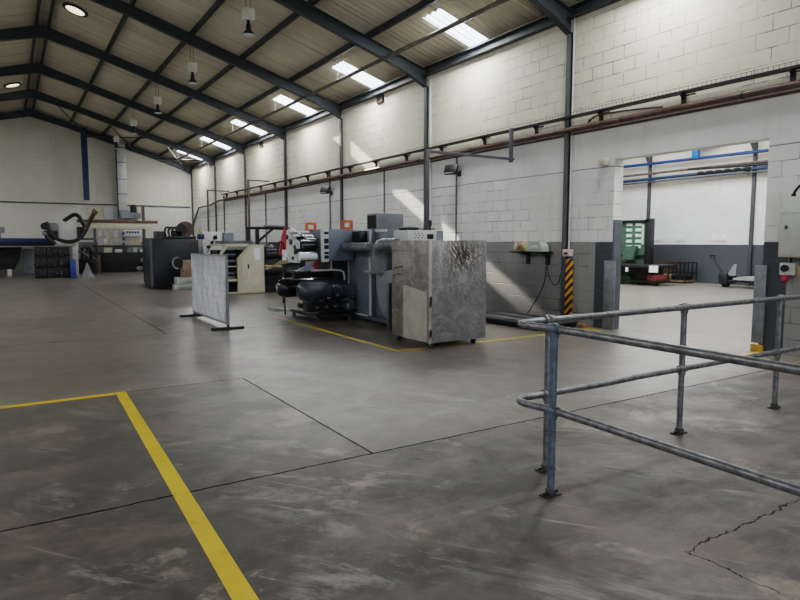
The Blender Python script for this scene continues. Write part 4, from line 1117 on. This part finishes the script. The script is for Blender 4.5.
o = m.build('tangled_gear', BLKM); tag(o, 'tangle of dark pipes and fittings behind the grey cloth cone', 'machine parts')

# ------------------------------------------------------------------ next room
NX = 22.95
b = MB(); b.box(NX, NX + .2, 2, 30, 0, 6.5); struct(b, 'wall_east', M_WALL_N)
b = MB(); b.box(9.5, NX, 29.8, 30, 0, 6.5); struct(b, 'wall_north', M_WALL_N)
b = MB(); b.box(9.5, NX, 2, 2.2, 0, 6.5); struct(b, 'wall_south', M_WALL_N)
b = MB(); b.box(9.5, NX, 2, 30, 6.5, 6.6); struct(b, 'ceiling_east', M_SHEET)
for y, lb in ((16.5, 'dark steel column on the far wall of the next room, left'), (12.18, 'dark steel column on the far wall of the next room, right')):
    r = thing('wall_column', lb, 'column', (NX - .05, y, 0), 'columns in the next room')
    m = MB(); m.box(NX - .1, NX, y - .055, y + .055, 0, 6.4, .005); m.build('shaft', mat('mid_grey_column', '3e4247', .5), r)
    m = MB(); m.prism([(NX - .12, 5.9), (NX - .12, 4.85), (NX - .9, 5.9)], 'Y', y - .06, y + .06); m.build('haunch', COLM, r)
for (z0, z1, rr, mt, lb) in ((4.86, 4.78, .06, BLUE, 'upper bright blue pipe across the next room wall'), (4.42, 4.44, .05, mat('grey_brown_pipe', '5f554d', .6), 'brown pipe across the next room wall between the blue ones'), (4.17, 4.24, .06, BLUEP, 'lower dark blue pipe across the next room wall'), (4.07, 4.1, .035, DSTEEL, 'thin grey pipe lowest across the next room wall')):
    m = MB(); m.cyl((NX - .3, 22, z0), (NX - .3, 8, z1), rr, n=10)
    for y in (19, 16.3, 12.4, 9): m.box(NX - .3, NX - .004, y - .03, y + .03, z0 - .02, z0 + .02)
    o = m.build('overhead_pipe', mt); tag(o, lb, 'pipe', 'pipes across the next room wall')
m = MB(); m.cyl((NX - .32, 14.6, 4.43), (NX - .32, 11.5, 4.33), .05, n=10)
for k in range(6): m.sph((NX - .38, 12.3 + .35 * k, 4.23), .09, (1, 1.8, .8), 8)
o = m.build('hose_bundle', BLK); tag(o, 'dark bundle of hoses lying along the lower blue pipe', 'hose')
m = MB(); m.box(NX - .45, NX - .3, 14.15, 14.4, 4.8, 5.4, .01); m.box(NX - .45, NX - .3, 13.4, 14.3, 5.25, 5.4, .01)
o = m.build('blue_bracket', mat('sky_blue_enamel', '2668b0', .4)); tag(o, 'bright blue hanging bracket above the upper blue pipe', 'bracket')
for i, (y, z) in enumerate(((16.0, 1.75), (15.02, 1.74), (13.42, 1.75))):
    m = MB(); m.box(NX - .02, NX, y - .2 - .1 * (i == 2), y + .2 + .1 * (i == 2), z - .12, z + .12, .004); o = m.build('wall_notice', mat('white_notice', 'cfd0d0', .6)); tag(o, ('small pale plate low on the next room wall, left one', 'small pale plate low on the next room wall, middle one', 'wider pale plate low on the next room wall, right one')[i], 'plate')
# green press
r = thing('green_press', 'tall green machine in a black frame inside the next room', 'machine', (21, 16.4, 0))
m = MB(); m.box(21.0, 21.6, 15.25, 16.5, .75, 2.45, .02); m.build('body', GREEN, r)
m = MB()
for j in range(5):
    for i in range(2): m.box(20.97, 21.0, 15.42 + i * .42, 15.68 + i * .42, 1.35 + j * .22, 1.47 + j * .22, .01)
m.build('pale_slot', mat('pale_green_slot', 'c8dcc8', .4), r, split=True)
m = MB(); m.box(20.96, 21.0, 15.28, 15.38, 1.5, 2.3); m.build('side_strip', MINT, r)
for y in (14.98, 16.6):
    m = MB(); m.box(20.9, 21.2, y, y + .2, 0, 2.5, .008); m.build('frame_post', BLK, r, split=True)
m = MB(); m.box(20.9, 21.2, 15.0, 16.8, 2.36, 2.46, .008); m.box(20.9, 21.1, 15.2, 16.8, 1.02, 1.1); m.box(20.9, 21.6, 15.2, 16.6, .25, .78, .02); m.build('crosshead', BLK, r, split=True)
m = MB(); m.prism([(15.6, .9), (16.1, .9), (15.95, 1.45), (15.45, 1.45)], 'X', 20.75, 20.9); m.build('front_guard', GREEN, r)
m = MB(); m.sph((20.5, 15.6, .2), .22, (1, 1.4, .9), 12); m.box(20.3, 20.7, 15.2, 16.0, 0, .15, .02); m.build('lower_guard', GREEN, r)
m = MB(); m.box(19.4, 20.9, 13.75, 16.2, .66, .76, .01); m.build('feed_table', BLK, r)
m = MB(); m.box(19.9, 20.8, 14.25, 14.9, .1, .66, .02); m.build('table_stand', BLKM, r)
m = MB(); m.box(19.8, 20.4, 13.85, 14.24, .18, .40, .02); m.build('red_base', mat('dull_red_base', '7a3430', .5), r)
m = MB(); m.box(19.8, 20.6, 13.8, 14.9, .1, .18); 
for y in (13.95, 14.7): m.cyl((20.0, y - .04, .06), (20.0, y + .04, .06), .06, n=12)
m.build('wheel_base', BLK, r)
m = MB(); m.box(19.37, 19.4, 13.5, 13.85, .52, .76); m.build('white_card', PAPER, r)
m = MB(); m.box(19.37, 19.4, 14.75, 14.85, .5, .66); m.build('white_tag', PAPER, r)
# stillage crates
for i, (y0, y1) in enumerate(((14.85, 15.5), (14.1, 14.8))):
    r = thing('metal_stillage', ('rusty brown open crate by the next room wall, left of two', 'dark open crate by the next room wall, right of two')[i], 'crate', (22.4, (y0 + y1) / 2, 0), 'open crates in the next room')
    mt = mat('rusty_frame', '5a4234', .7, wear=.25) if i == 0 else BLKM
    m = MB(); m.box(21.9, 22.7, y0, y1, .05, .13); m.build('base', WOOD, r)
    m = MB()
    for k in range(5):
        y = y0 + (y1 - y0) * k / 4
        m.box(21.9, 21.94, y - .02, y + .02, .12, .8); m.box(22.66, 22.7, y - .02, y + .02, .12, .8)
    for z in (.4, .78): m.box(21.9, 21.94, y0, y1, z, z + .03); m.box(22.66, 22.7, y0, y1, z, z + .03); m.box(21.9, 22.7, y0, y0 + .03, z, z + .03); m.box(21.9, 22.7, y1 - .03, y1, z, z + .03)
    m.build('bars', mt, r)
    m = MB()
    for k in range(3): m.box(22.0 + .2 * k, 22.12 + .2 * k, y0, y1, 0, .05)
    m.build('bearer', BLK, r, split=True)
    m = MB(); m.box(22.0, 22.6, y0 + .1, y1 - .1, .13, .3, .03); m.build('contents', TAN if i == 0 else BLKM, r)
# pallet truck
r = thing('pallet_truck', 'black hand pallet truck with raised handle in the next room', 'pallet truck', (21.5, 12.2, 0))
m = MB()
for x in (21.35, 21.75): m.box(x, x + .16, 11.3, 12.7, .2, .27, .01)
m.build('fork', BLKM, r, split=True)
m = MB(); m.box(21.3, 21.95, 12.55, 12.85, .12, .5, .02); m.build('chassis', BLK, r)
m = MB(); m.tube([(21.6, 12.8, .4), (21.6, 13.15, .85), (21.6, 13.25, 1.02)], .03, n=8); m.tube([(21.48, 13.25, 1.0), (21.46, 13.3, 1.12), (21.74, 13.3, 1.12), (21.72, 13.25, 1.0)], .025, n=8); m.build('handle', BLK, r)
m = MB(); m.prism([(12.3, .42), (12.6, .42), (12.38, .82), (12.28, .84)], 'X', 21.4, 21.46); m.build('pale_plate', MGREY2, r)
m = MB(); m.cyl((21.5, 12.75, .1), (21.7, 12.75, .1), .1, n=16); m.build('steer_wheel', RUBBER, r, split=True)
m = MB()
for x in (21.4, 21.8): m.cyl((x, 11.5, .09), (x + .06, 11.5, .09), .09, n=12); m.box(x, x + .06, 11.45, 11.7, .1, .22)
m.build('fork_wheel', RUBBER, r, split=True)
m = MB(); m.prism([(11.2, .28), (12.3, .28), (12.35, .34), (12.1, .4), (11.4, .36)], 'X', 21.3, 22.1)
o = m.build('folded_sheets', mat('grey_sheets', '8a8c8c', .6)); tag(o, 'flat pale grey sheets lying on the pallet truck forks', 'sheets')

for o_ in list(COL.objects):
    if o_.parent is None and o_.name in ('pallet_truck', 'folded_sheets'): o_.location.y -= .45

# ------------------------------------------------------------------ light
def area(name, loc, rot, sx, sy, power, col=(1, 1, 1), spread=None):
    l = bpy.data.lights.new(name, 'AREA'); l.shape = 'RECTANGLE'; l.size = sx; l.size_y = sy; l.energy = power; l.color = col
    if spread: l.spread = spread
    o = bpy.data.objects.new(name, l); COL.objects.link(o); o.location = loc; o.rotation_euler = rot
    return o
# daylight through the rooflights (on the under side of every pane)
for side in (1, -1):
    xm = XR + side * 7.325
    for c in SKY_Y:
        a = math.atan(.303) * side
        area('rooflight_daylight', (xm, c, roof_z(xm) + .08), (0, a, 0), 1.2, .62, 62, (.93, .96, 1))
# added fill light, set in an invented door opening behind the camera
area('rear_fill', (-.6, YF + .1, 2.2), (PI / 2, 0, PI), 7.5, 4.2, 1100, (.95, .97, 1), math.radians(150))
# next room daylight
area('next_room_daylight', (17, 13.5, 6.4), (0, 0, 0), 8, 9, 620, (.95, .97, 1))
area('next_room_daylight', (13, 5, 6.4), (0, 0, 0), 5, 4, 200, (.95, .97, 1))
sun = bpy.data.lights.new('sun', 'SUN'); sun.energy = 19; sun.angle = math.radians(.8); sun.color = (1, .93, .8)
so = bpy.data.objects.new('sun', sun); COL.objects.link(so)
so.rotation_euler = Vector((.12, -1, -.58)).to_track_quat('-Z', 'Y').to_euler()
w = bpy.data.worlds.new('world'); SC.world = w; w.use_nodes = True
w.node_tree.nodes['Background'].inputs[0].default_value = (.75, .85, 1, 1)
w.node_tree.nodes['Background'].inputs[1].default_value = 1.5
SC.view_settings.view_transform = 'Filmic'
SC.view_settings.look = 'Medium High Contrast'
SC.view_settings.exposure = 1.08
SC.cycles.max_bounces = 8
SC.cycles.diffuse_bounces = 6
SC.cycles.sample_clamp_indirect = 4
SC.cycles.use_denoising = True
